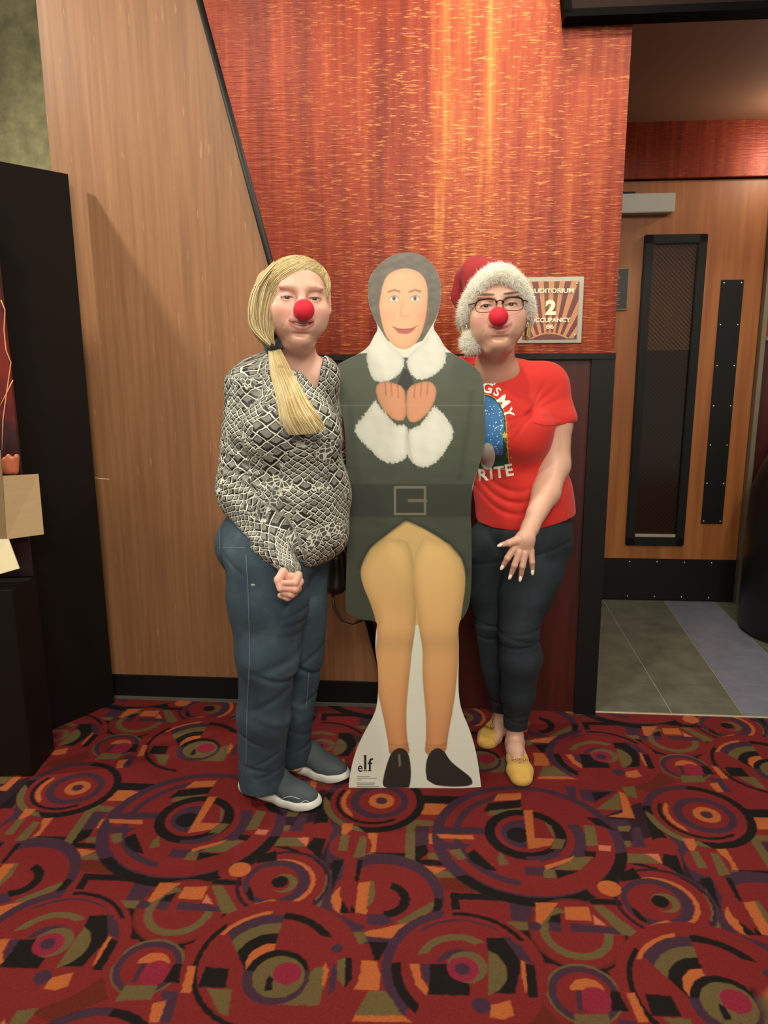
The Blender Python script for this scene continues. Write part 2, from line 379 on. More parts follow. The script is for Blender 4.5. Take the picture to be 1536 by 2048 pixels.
def screws(parent, pts, off):
    for x, z in pts:
        me = ballmesh('screw', (x, -off, z), (.0045, .003, .0045), 10, 6); link('screw', me, M_SCREW, parent, True)
pp = slabD('push_plate', .507, .618, .445, 1.705, -.005, .002, M_BLACK, door, label='tall black edge plate with two rows of screws')
pp2 = [(x, .46 + i * (1.23 / 6)) for i in range(7) for x in (.52, .605)]
screws(pp, pp2, .003)
kp = slabD('kick_plate', -.30, .71, .012, .245, -.005, .002, M_BLACK, door, label='black kick plate along the bottom')
screws(kp, [(-.0 + .145 * i, .228) for i in range(5)] + [(-.0 + .145 * i, .03) for i in range(5)], .003)
cl = slabD('door_closer', -.05, .232, 2.02, 2.108, -.005, .085, mat('silver_paint', lin(172, 168, 158), .4, .2), door, bev=.004)
slabD('closer_arm', -.05, .05, 2.11, 2.125, .02, .04, M_BLACK, cl)
cl['label'] = 'silver box of the door closer'
# small poster framed on the door wall, partly behind the corner
sp = root('notice_frame', 'small dark framed notice on the wood behind the red wall corner', 'sign'); sp.location = D0; sp.rotation_euler = (0, 0, ZA)
slabD('backing', -.09, .048, 1.565, 1.765, -.004, .006, mat('notice_dark', lin(52, 44, 42), .4), sp)
slabD('border', -.09, .05, 1.562, 1.568, .004, .010, mat('pewter', lin(120, 112, 84), .4, .4), sp)
slabD('border', -.09, .05, 1.762, 1.768, .004, .010, bpy.data.materials['pewter'], sp)
slabD('border', .044, .050, 1.562, 1.768, .004, .010, bpy.data.materials['pewter'], sp)
slabD('heading', -.05, .005, 1.715, 1.728, .005, .0075, mat('notice_green', lin(104, 128, 76), .6), sp)
slabD('heading', -.05, .0, 1.732, 1.742, .005, .0075, bpy.data.materials['notice_green'], sp)
for i in range(7): slabD('text_line', -.06, .012 - .006 * (i % 3), 1.648 - i * .010, 1.6515 - i * .010, .005, .0075, bpy.data.materials.get('notice_text') or mat('notice_text', lin(150, 148, 132), .6), sp)

# ------------------------------------------------------------------ floor: sub-floor, tiles and carpet
floor = boxo('floor', (0.3, 3.0, -.0485), (7.5, 7.0, .1), mat('grout', lin(150, 148, 134), .9), kind='structure')
def m_tile(c1, c2):
    def f(t):
        v = t.coord('Object'); h = t.noise(v, 9, 6, .65); t.link(t.ramp(h, [(.3, c1), (.7, c2)]), t.b.inputs['Base Color']); t.bump(h, .1, .001)
    return f
M_TG = mat('green_grey_tile', rough=.42, fn=m_tile(lin(84, 86, 72), lin(108, 108, 92))); M_TP = mat('violet_grey_tile', rough=.42, fn=m_tile(lin(104, 104, 118), lin(122, 122, 136)))
# tile rows run along the wall; joint lines (n distance from the edge) measured in the photograph
def tn(px, py): q = FL(px, py) - A0; return np.array([q @ T, q @ N])
E0 = tn(1300, 1430)[1]
rows = [E0, tn(1300, 1369)[1], tn(1300, 1307)[1], tn(1300, 1260)[1], tn(1300, 1215)[1], tn(1300, 1215)[1] + .30]
bl = (tn(1330, 1205), tn(1490, 1437)); br = (tn(1432, 1208), tn(1536, 1310))
def xl(l, nn): (a, b) = l; f = (nn - a[1]) / (b[1] - a[1]); return a[0] + (b[0] - a[0]) * f
g = .0025
def tile(poly, m):
    V = [(*(A0 + T * s + N * nn)[:2], z) for z in (.0, .0) for s, nn in []]
    bm = bmesh.new(); top = [bm.verts.new((*(A0 + T * s + N * nn)[:2], .004)) for s, nn in poly]
    f = bm.faces.new(top); r = bmesh.ops.extrude_face_region(bm, geom=[f]); bmesh.ops.translate(bm, vec=(0, 0, -.012), verts=[x for x in r['geom'] if isinstance(x, bmesh.types.BMVert)])
    link('tile', bmesh_me('tile', bm), m, floor)
stag = [tn(1300, 1400)[0] - .05, None, tn(1262, 1330)[0], None, None, None]
sj = (tn(1215, 1215), tn(1330, 1405))
for i in range(len(rows) - 1):
    n0, n1 = rows[i] + g, rows[i + 1] - g; s0 = S_END - .12
    cuts0 = [s0, xl(sj, n0), xl(bl, n0), xl(br, n0), s0 + 1.9]; cuts1 = [s0, xl(sj, n1), xl(bl, n1), xl(br, n1), s0 + 1.9]
    for j in range(4):
        a0, a1, b0, b1 = cuts0[j] + g, cuts0[j + 1] - g, cuts1[j] + g, cuts1[j + 1] - g
        if j == 1 and False: continue
        if a1 <= a0 or b1 <= b0: continue
        tile([(a0, n0), (a1, n0), (b1, n1), (b0, n1)], M_TP if j == 2 else M_TG)
e0 = A0 + T * (S_END + .0) + N * E0; e1 = A0 + T * (S_END + 1.9) + N * E0
mid = (e0 + e1) / 2
boxo('trim_4', (mid[0], mid[1], .003), (np.linalg.norm(e1 - e0), .009, .012), mat('polished_edge_strip', lin(225, 215, 190), .3, .6), rot=RZ, kind='structure', label='bright metal strip between carpet and tiles')
# carpet pattern: shapes noted in five views of the floor, turned into floor metres; half-drop repeat
CZ = {1: (0, 1560, 520 / 1536), 2: (500, 1560, 520 / 1536), 3: (1000, 1560, 536 / 1536), 4: (1000, 1410, 536 / 1536)}
def cuv(z, x, y):
    a, b, s = CZ[z]; q = FL(a + x * s, b + y * s); return np.array([q @ T, q @ N])
CC = {'R': (128, 40, 40), 'K': (32, 27, 27), 'P': (72, 46, 62), 'O': (188, 100, 54), 'V': (108, 90, 56), 'M': (142, 40, 60), 'S': (196, 112, 82), 'B': (104, 40, 30), 'D': (52, 32, 42)}
S_ = []
def Q(z, col, *p): S_.append(('p', z, col, p))
def Ci(z, col, xl_, xr_, y, rat=0, *half): S_.append(('c', z, col, (xl_, xr_, y, rat, half)))
# rails and bands
Q(1, 'B', (0, 1130), (600, 1140), (640, 1300), (300, 1441), (0, 1300)); Q(2, 'B', (1120, 590), (1536, 600), (1536, 680), (1140, 660)); Q(2, 'D', (380, 440), (560, 440), (560, 800), (400, 860), (360, 650)); Q(3, 'D', (1020, 380), (1110, 420), (1180, 600), (1150, 720), (1060, 560))
Q(2, 'P', (480, 240), (560, 240), (540, 480), (450, 500)); Q(3, 'B', (860, 870), (1290, 860), (1300, 940), (1000, 910)); Q(2, 'D', (150, 150), (450, 60), (440, 240), (200, 290)); Q(1, 'D', (690, 470), (1290, 560), (1280, 590), (860, 560))
Q(1, 'P', (650, 488), (1000, 515), (1290, 545), (1270, 600), (800, 575)); Q(1, 'K', (500, 560), (1060, 580), (1060, 612), (505, 598)); Q(1, 'K', (500, 560), (540, 562), (490, 665), (440, 660))
Q(1, 'K', (1250, 590), (1500, 608), (1500, 635), (1250, 622)); Q(1, 'K', (1475, 605), (1535, 620), (1525, 725), (1475, 720)); Q(1, 'P', (800, 610), (925, 612), (865, 722), (740, 715)); Q(1, 'V', (600, 718), (822, 722), (812, 765), (640, 762))
Q(1, 'K', (740, 765), (1420, 800), (1150, 1020), (1125, 1070), (1100, 1010), (760, 1000)); Q(1, 'P', (300, 470), (470, 480), (440, 600), (380, 600))
# frames and blocks left of the L circle
Q(2, 'O', (990, 140), (1150, 145), (1080, 205), (975, 205)); Q(2, 'V', (925, 235), (1085, 250), (1075, 280), (925, 275)); Q(2, 'V', (925, 250), (975, 250), (980, 510), (915, 460)); Q(2, 'V', (960, 540), (1536, 558), (1536, 590), (1080, 582))
Q(2, 'O', (915, 460), (985, 500), (1000, 570), (912, 565)); Q(2, 'O', (985, 508), (1160, 530), (1085, 570), (995, 570)); Q(2, 'P', (975, 280), (1060, 280), (1050, 400), (975, 400)); Q(2, 'K', (975, 400), (1045, 390), (1055, 440), (975, 500))
Q(2, 'K', (975, 475), (1050, 478), (1180, 490), (1160, 515), (980, 505)); Q(2, 'V', (1050, 440), (1180, 442), (1200, 475), (1050, 475)); Q(2, 'O', (1055, 325), (1085, 325), (1085, 385), (1060, 385))
Q(2, 'O', (697, 285), (757, 285), (742, 435), (700, 435)); Q(2, 'K', (735, 435), (918, 440), (915, 560), (728, 555)); Q(2, 'V', (680, 440), (735, 440), (715, 557), (662, 552)); Q(2, 'K', (650, 560), (718, 557), (712, 610), (640, 606))
# fan shapes right of the L circle
Q(3, 'P', (450, 60), (670, 70), (540, 135), (470, 122)); Q(3, 'K', (522, 78), (640, 73), (545, 128)); Q(3, 'V', (680, 75), (692, 180), (555, 172)); Q(3, 'O', (680, 68), (722, 92), (772, 226), (705, 200)); Q(3, 'O', (705, 195), (772, 226), (615, 216))
Q(3, 'V', (690, 30), (772, 38), (785, 112), (722, 95)); Q(3, 'P', (372, 38), (432, 42), (442, 150), (402, 150)); Q(3, 'V', (180, 70), (380, 100), (370, 118), (300, 112)); Q(3, 'K', (310, 116), (432, 130), (442, 185))
Q(3, 'P', (590, 230), (722, 236), (762, 268), (660, 282)); Q(3, 'P', (755, 280), (800, 278), (838, 392), (760, 392)); Q(3, 'V', (672, 272), (750, 270), (740, 302), (680, 300)); Q(3, 'V', (700, 428), (832, 430), (922, 487), (690, 480)); Q(3, 'S', (832, 430), (908, 430), (930, 488))
Q(3, 'V', (672, 355), (745, 355), (750, 390), (680, 388)); Q(3, 'K', (728, 485), (872, 488), (1060, 560), (900, 512)); Q(3, 'K', (935, 430), (1015, 440), (1060, 562), (930, 490))
# B bullseye
Q(3, 'K', (805, 135), (850, 170), (900, 250), (1000, 350), (880, 368)); Q(3, 'K', (1390, 172), (1640, 180), (1640, 222), (1430, 222)); Q(3, 'O', (1447, 226), (1620, 232), (1610, 292), (1447, 288))
Ci(3, 'K', 835, 1442, 208); Ci(3, 'P', 833, 1436, 208, .86, (835, 152, 1065, 152, 900, 100), (1065, 0, 1065, 200, 900, 100)); Ci(3, 'V', 840, 1442, 208, .86, (835, 185, 1190, 385, 860, 300)); Ci(3, 'R', 880, 1392, 205)
Ci(3, 'K', 913, 1365, 208, .90, (935, 145, 1345, 320, 920, 260)); Ci(3, 'O', 945, 1340, 208, .86, (960, 150, 1060, 280, 950, 220)); Ci(3, 'P', 1000, 1345, 207); Ci(3, 'R', 1050, 1302, 207); Ci(3, 'O', 1108, 1260, 206); Ci(3, 'P', 1148, 1218, 205)
# A: the L circle
Ci(3, 'P', -390, 705, 345); Ci(3, 'K', -390, 705, 345, .88, (-250, 560, 660, 430, 200, 650)); Ci(3, 'R', -325, 640, 335); Ci(3, 'P', -270, 590, 330, .90, (120, 0, 120, 800, 0, 300)); Ci(3, 'P', -190, 490, 325, .80, (140, 0, 140, 800, 300, 300), (0, 290, 600, 250, 200, 600))
Q(1, 'P', (640, 198), (935, 200), (925, 237), (645, 235)); Q(1, 'O', (645, 237), (845, 243), (840, 268), (652, 262)); Q(1, 'P', (655, 280), (805, 292), (740, 325), (640, 320)); Q(1, 'V', (650, 330), (722, 318), (722, 372), (672, 382)); Q(1, 'K', (738, 350), (800, 320), (852, 445), (790, 432), (740, 392)); Q(1, 'V', (900, 370), (942, 330), (942, 402), (880, 412))
Q(3, 'K', (490, 218), (560, 225), (672, 300), (550, 265)); Q(3, 'V', (480, 262), (542, 272), (562, 382), (495, 385)); Q(3, 'S', (565, 380), (637, 385), (632, 415), (565, 410)); Q(3, 'K', (480, 412), (552, 418), (547, 450), (485, 442)); Q(3, 'V', (420, 450), (532, 448), (460, 522), (310, 520)); Q(3, 'O', (255, 500), (425, 443), (405, 470), (262, 525)); Q(3, 'V', (250, 520), (312, 520), (322, 572), (250, 567)); Q(3, 'K', (315, 525), (452, 530), (330, 572))
Q(3, 'P', (200, 460), (330, 450), (430, 420), (270, 490)); Q(3, 'O', (-10, 85), (120, 82), (120, 117), (-40, 128)); Q(3, 'K', (-70, 140), (120, 120), (120, 162), (-95, 190)); Q(3, 'V', (-60, 182), (120, 166), (120, 186), (-70, 212))
Ci(3, 'K', -88, 378, 315); Ci(3, 'P', -88, 378, 315, .86, (150, 400, 150, 500, 300, 420), (0, 395, 400, 395, 300, 500)); Ci(3, 'R', -28, 314, 312); Ci(3, 'P', 5, 262, 315, 0, (152, 100, 152, 500, 50, 300)); Ci(3, 'K', 38, 176, 322, 0, (158, 100, 158, 500, 50, 300))
Q(3, 'V', (240, 240), (292, 268), (314, 335), (250, 300)); Q(3, 'R', (190, 232), (250, 240), (300, 325), (196, 332)); Q(3, 'O', (134, 180), (186, 180), (197, 335), (162, 402)); Q(3, 'O', (160, 338), (314, 343), (290, 382), (166, 404)); Q(3, 'V', (314, 342), (377, 348), (355, 402), (288, 402))
# F circle with straps
Ci(2, 'P', 385, 1147, 690); Ci(2, 'V', 388, 1130, 690, .84, (520, 470, 400, 800, 380, 600)); Q(2, 'K', (490, 480), (552, 480), (484, 660), (487, 790), (435, 780)); Ci(2, 'R', 480, 1087, 705); Ci(2, 'O', 480, 770, 712, 0, (542, 500, 542, 900, 500, 700)); Q(2, 'K', (545, 700), (650, 795), (530, 795))
Q(2, 'O', (640, 615), (712, 605), (690, 802), (620, 790)); Q(2, 'V', (710, 605), (800, 612), (740, 700), (748, 802), (684, 800)); Ci(2, 'K', 640, 945, 712, .62, (842, 600, 770, 850, 900, 720)); Ci(2, 'R', 735, 858, 706)
Q(2, 'V', (1087, 722), (1087, 765), (962, 862), (860, 852), (962, 790)); Q(2, 'P', (690, 800), (790, 800), (850, 845), (780, 870), (690, 860)); Q(2, 'P', (400, 785), (520, 800), (680, 872), (660, 910), (450, 862)); Q(2, 'O', (680, 905), (935, 850), (840, 945), (670, 930)); Q(2, 'K', (1092, 700), (1142, 718), (1120, 800), (1080, 790)); Q(2, 'V', (600, 905), (680, 905), (690, 960), (640, 985))
Q(2, 'R', (560, 470), (632, 470), (592, 790), (528, 690)); Q(2, 'K', (638, 480), (668, 482), (640, 612), (618, 602)); Ci(2, 'R', 470, 720, 395); Q(2, 'V', (540, 330), (585, 330), (575, 425), (520, 425)); Q(2, 'V', (650, 340), (690, 345), (680, 460), (610, 465))
Ci(2, 'R', 352, 490, 300); Q(2, 'O', (545, 262), (640, 265), (600, 300), (590, 335), (540, 325))
# E eye
Ci(3, 'D', 655, 1225, 704, .92); Ci(3, 'P', 640, 1230, 704, .95, (1000, 300, 1000, 1100, 1100, 700))
Ci(3, 'R', 690, 1190, 702); Q(3, 'K', (672, 548), (762, 510), (812, 572), (700, 590)); Ci(3, 'O', 715, 1132, 706, .87, (800, 560, 1060, 860, 1100, 600)); Ci(3, 'P', 700, 1096, 706); Ci(3, 'R', 735, 1032, 706); Ci(3, 'V', 868, 1028, 712); Ci(3, 'R', 866, 985, 716); Ci(3, 'K', 868, 968, 704)
Q(3, 'O', (832, 780), (950, 812), (1030, 788), (1082, 830), (980, 852), (862, 846)); Q(3, 'K', (752, 728), (800, 768), (852, 832), (800, 812), (768, 780)); Q(3, 'P', (870, 880), (1100, 852), (1100, 882), (930, 908)); Ci(3, 'R', 505, 620, 640); Ci(3, 'O', 560, 692, 628)
# G
Ci(3, 'B', 165, 712, 880); Ci(3, 'K', 150, 728, 885, .94, (100, 880, 800, 880, 400, 1000))
Ci(3, 'R', 180, 697, 880); Ci(3, 'V', 230, 642, 880, .76, (330, 740, 690, 905, 250, 1000)); Q(3, 'O', (203, 710), (332, 713), (290, 772), (238, 832), (205, 822)); Q(3, 'K', (347, 768), (347, 832), (273, 827), (290, 790)); Q(3, 'P', (283, 820), (352, 830), (352, 882), (285, 872))
Q(3, 'O', (370, 735), (507, 735), (527, 817), (375, 807)); Q(3, 'P', (400, 827), (690, 860), (697, 892), (410, 877)); Ci(3, 'P', 160, 235, 846); Q(3, 'V', (525, 725), (590, 728), (820, 908), (700, 897), (640, 840)); Q(3, 'S', (530, 780), (612, 842), (543, 837))
# H
Ci(3, 'V', 266, 698, 1232); Ci(3, 'P', 280, 684, 1234); Ci(3, 'R', 325, 645, 1236); Ci(3, 'O', 405, 605, 1225, 0, (300, 1213, 700, 1213, 500, 1100)); Ci(3, 'M', 455, 642, 1272); Q(3, 'P', (430, 1212), (466, 1212), (477, 1335), (446, 1335)); Q(3, 'K', (630, 1215), (722, 1226), (762, 1337), (640, 1332)); Q(3, 'V', (425, 1352), (620, 1350), (640, 1440), (430, 1450))
# C big spiral
Ci(2, 'R', 775, 1752, 1125); Ci(2, 'P', 775, 1752, 1125, .87, (1180, 700, 900, 1441, 800, 1100)); Ci(2, 'P', 880, 1640, 1110, .90, (1100, 900, 1400, 900, 1200, 800)); Ci(2, 'K', 835, 1690, 1125, .86, (700, 1085, 1300, 1085, 900, 1300), (1000, 1330, 1100, 1000, 850, 1150))
Ci(2, 'R', 893, 1640, 1118); Ci(2, 'K', 820, 1705, 1110, .93, (1195, 700, 1195, 1400, 1400, 900), (1100, 960, 1700, 960, 1400, 800)); Ci(2, 'V', 975, 1490, 1112, .80, (960, 1048, 1420, 962, 1100, 900)); Ci(2, 'P', 1095, 1405, 1125, .72, (1090, 1085, 1410, 1085, 1200, 1000))
Q(2, 'K', (1055, 1095), (1200, 1095), (1300, 1222), (1298, 1284), (1055, 1276)); Q(2, 'P', (1004, 1098), (1062, 1095), (1062, 1205), (1032, 1212)); Q(2, 'O', (940, 1095), (1000, 1095), (1008, 1180), (980, 1215)); Q(2, 'O', (980, 1150), (1008, 1175), (1055, 1240), (1040, 1284), (975, 1215))
Q(2, 'K', (1393, 940), (1540, 940), (1602, 1100), (1565, 1272), (1440, 1270)); Ci(2, 'V', 1150, 1517, 1135, 0, (1408, 900, 1408, 1400, 1500, 1100)); Q(1, 'P', (632, 790), (702, 850), (705, 952), (640, 925)); Q(1, 'O', (632, 925), (660, 940), (572, 1092), (520, 1122), (592, 1010)); Q(1, 'K', (657, 945), (702, 960), (602, 1132), (545, 1132))
Ci(2, 'V', 1165, 1402, 1112); Ci(2, 'M', 1165, 1352, 1126); Ci(2, 'P', 1208, 1300, 1124); Q(2, 'O', (1420, 1342), (1536, 1310), (1562, 1400), (1500, 1425), (1420, 1412)); Ci(2, 'P', 1310, 1422, 1340)
# orange square, triangles between D and C
Q(2, 'O', (595, 1070), (777, 1080), (770, 1160), (797, 1252), (595, 1247)); Q(2, 'K', (700, 965), (822, 965), (762, 1077), (735, 1072)); Q(2, 'V', (700, 1255), (802, 1255), (900, 1400), (620, 1400)); Q(2, 'O', (620, 1400), (900, 1400), (962, 1441), (600, 1436))
# D big spiral
Ci(3, 'R', 680, 1757, 1215); Ci(3, 'K', 745, 1700, 1215, .93, (805, 1000, 1150, 1400, 760, 1300)); Q(3, 'O', (723, 1230), (770, 1230), (852, 1398), (792, 1398))
h1 = (1090, 920, 1200, 1200, 900, 1000); h2 = (800, 1000, 1065, 1240, 900, 900)
Ci(3, 'O', 790, 1610, 1190, .93, (1000, 800, 1000, 1300, 900, 900), (780, 1035, 1000, 1035, 900, 900)); Ci(3, 'P', 815, 1585, 1195, .78, h1, h2); Ci(3, 'V', 890, 1510, 1198, .68, h1, h2); Ci(3, 'K', 975, 1425, 1200, .62, h1, h2); Ci(3, 'O', 1055, 1345, 1205, .35, h1, h2)
Ci(3, 'K', 800, 1600, 1195, .86, (1090, 920, 1200, 1200, 1400, 1000), (1200, 1000, 1500, 1060, 1300, 900))
Q(3, 'K', (830, 1235), (980, 1245), (1042, 1367), (870, 1362)); Q(1, 'V', (1225, 1240), (1372, 1245), (1346, 1402), (1290, 1382)); Q(2, 'V', (385, 1120), (457, 1100), (410, 1342), (108, 1336)); Q(2, 'O', (440, 1083), (467, 1130), (440, 1232), (424, 1210)); Q(2, 'P', (480, 1060), (517, 1130), (502, 1250), (440, 1302), (470, 1180))
Q(2, 'V', (517, 1080), (577, 1050), (562, 1232), (515, 1182)); Q(2, 'K', (566, 1050), (602, 1062), (605, 1180), (560, 1242), (560, 1150)); Ci(2, 'P', 480, 550, 1005)
Ci(3, 'K', 1100, 1490, 1285); Ci(3, 'P', 1096, 1500, 1300, .7, (1080, 1260, 1520, 1260, 1300, 1390)); Ci(3, 'V', 1155, 1470, 1295); Q(3, 'K', (1250, 1240), (1290, 1310), (1400, 1372), (1290, 1387), (1258, 1330)); Ci(3, 'M', 1265, 1437, 1275)
Q(1, 'P', (960, 1250), (1060, 1260), (1010, 1441), (930, 1441)); Q(1, 'O', (900, 1330), (985, 1310), (940, 1441), (880, 1441))

PU, PV = .9865, .9645
def carpet_color(x, y):
    u = x * T[0] + y * T[1]; v = x * N[0] + y * N[1]
    u = u + .0010 * vnoise(x * 45, y * 45, 0 * x, 3); v = v + .0010 * vnoise(x * 45, y * 45, 0 * x, 4)
    col = np.empty((len(x), 3)); col[:] = lin(*CC['R'])
    base = np.array([.3, 1.8])
    for ty, z, c, dt in S_:
        if ty == 'p': pts = np.array([cuv(z, *p) for p in dt]); cen = pts.mean(0)
        else:
            l, r, yy, rat, hf = dt; a, b = cuv(z, l, yy), cuv(z, r, yy); cen = (a + b) / 2; rad = np.linalg.norm(b - a) / 2
        dv = v - cen[1]; k = np.round(dv / PV); dv = dv - k * PV; du = u - cen[0] - k * PU / 2; du = du - np.round(du / PU) * PU
        if ty == 'c':
            r_ = np.sqrt(du * du + dv * dv); sd_ = rad - r_
            if rat: sd_ = np.minimum(sd_, r_ - rad * rat)
            for x1, y1, x2, y2, xk, yk in hf:
                a = cuv(z, x1, y1) - cen; b = cuv(z, x2, y2) - cen; q = cuv(z, xk, yk) - cen; nn = np.array([-(b - a)[1], (b - a)[0]]); nn /= np.linalg.norm(nn)
                sg = np.sign((q - a) @ nn); sd_ = np.minimum(sd_, ((du - a[0]) * nn[0] + (dv - a[1]) * nn[1]) * sg)
        else:
            p = pts - cen; p = p[np.argsort(np.arctan2(p[:, 1], p[:, 0]))]; sd_ = np.full(len(x), 9.)
            for i in range(len(p)):
                a, b = p[i], p[(i + 1) % len(p)]; e = b - a; e = e / (np.linalg.norm(e) + 1e-9); sd_ = np.minimum(sd_, e[0] * (dv - a[1]) - e[1] * (du - a[0]))
        k = sd_ > -.002; m_ = np.clip(sd_[k] / .003 + .5, 0, 1)[:, None]; col[k] = col[k] * (1 - m_) + np.array(lin(*CC[c])) * m_
    return col
def m_carpet(t):
    v = t.coord(); a = t.attr('Col'); h = t.noise(v, 420, 2); h2 = t.noise(v, 900, 1); w = t.noise(v, 2.2, 3)
    f = t.math('ADD', t.math('MULTIPLY', h, .9), t.math('MULTIPLY', h2, .5)); f = t.math('ADD', f, t.math('MULTIPLY', w, .25))
    x = t.node('ShaderNodeMix', data_type='RGBA', blend_type='MULTIPLY'); x.inputs[0].default_value = 1.0; t.link(a.outputs['Color'], x.inputs[6]); t.link(t.ramp(f, [(.45, (.62, .62, .62)), (1.1, (1.3, 1.3, 1.3))]), x.inputs[7])
    t.link(x.outputs[2], t.b.inputs['Base Color']); t.bump(h, .5, .003)
M_CARPET = mat('patterned_carpet_pile', rough=.95, fn=m_carpet, sheen=.0, spec=.1)
def carpet():
    V = []; Fc = []; base = 0
    def zone(y0, y1, st, wfun):
        nonlocal base
        n = int(round((y1 - y0) / st)); ys = np.linspace(y0, y1, n + 1); x0, x1 = wfun; m_ = int(round((x1 - x0) / st)); xs = np.linspace(x0, x1, m_ + 1)
        X, Y = np.meshgrid(xs, ys); V.append(np.stack([X.ravel(), Y.ravel()], 1)); i = np.arange(n)[:, None] * (m_ + 1) + np.arange(m_)[None]
        i = i.ravel() + base; Fc.append(np.stack([i, i + 1, i + m_ + 2, i + m_ + 1], 1)); base += (n + 1) * (m_ + 1)
    # coordinates in wall-aligned frame (a along T, b along N) relative to A0
    B0 = -1.78
    zone(B0, -1.30, .0026, (.22, 2.02)); zone(-1.30, -.72, .0030, (-.05, 2.45)); zone(-.72, .115, .0036, (-.35, 2.75)); 
    zone(B0, -.72, .012, (-1.8, .22)) if False else None
    zone(B0, -1.30, .02, (-2.5, .22)); zone(B0, -1.30, .02, (2.02, 4.0)); zone(-1.30, -.72, .02, (-2.5, -.05)); zone(-1.30, -.72, .02, (2.45, 4.0)); zone(-.72, .115, .02, (-2.5, -.35)); zone(-.72, .115, .02, (2.75, 4.0)); zone(-3.0, B0, .02, (-2.5, 4.0))
    zone(.115, .9, .03, (-2.5, -.1))
    v = np.concatenate(V); f = np.concatenate(Fc); p = A0[:2] + v[:, :1] * T[:2] + v[:, 1:] * N[:2]
    lim = np.minimum(E0 - .004, 9)
    co = np.zeros((len(p), 3), np.float32); co[:, :2] = p; co[:, 2] = .004
    # stop at the tile strip on the right
    inside = ~((v[f[:, 0], 0] > S_END - .09) & (v[f[:, 0], 1] > E0 - .004)); f = f[inside]
    me = bpy.data.meshes.new('carpet'); me.vertices.add(len(co)); me.vertices.foreach_set('co', co.ravel()); me.loops.add(f.size); me.loops.foreach_set('vertex_index', f.astype(np.int32).ravel()); me.polygons.add(len(f))
    me.polygons.foreach_set('loop_start', np.arange(0, f.size, 4, dtype=np.int32)); me.polygons.foreach_set('loop_total', np.full(len(f), 4, np.int32)); me.update(calc_edges=True)
    setcol(me, carpet_color(p[:, 0], p[:, 1]) * .62); o = link('carpet', me, M_CARPET, floor); o['label'] = 'red carpet with black, purple, orange and olive circles'
carpet()
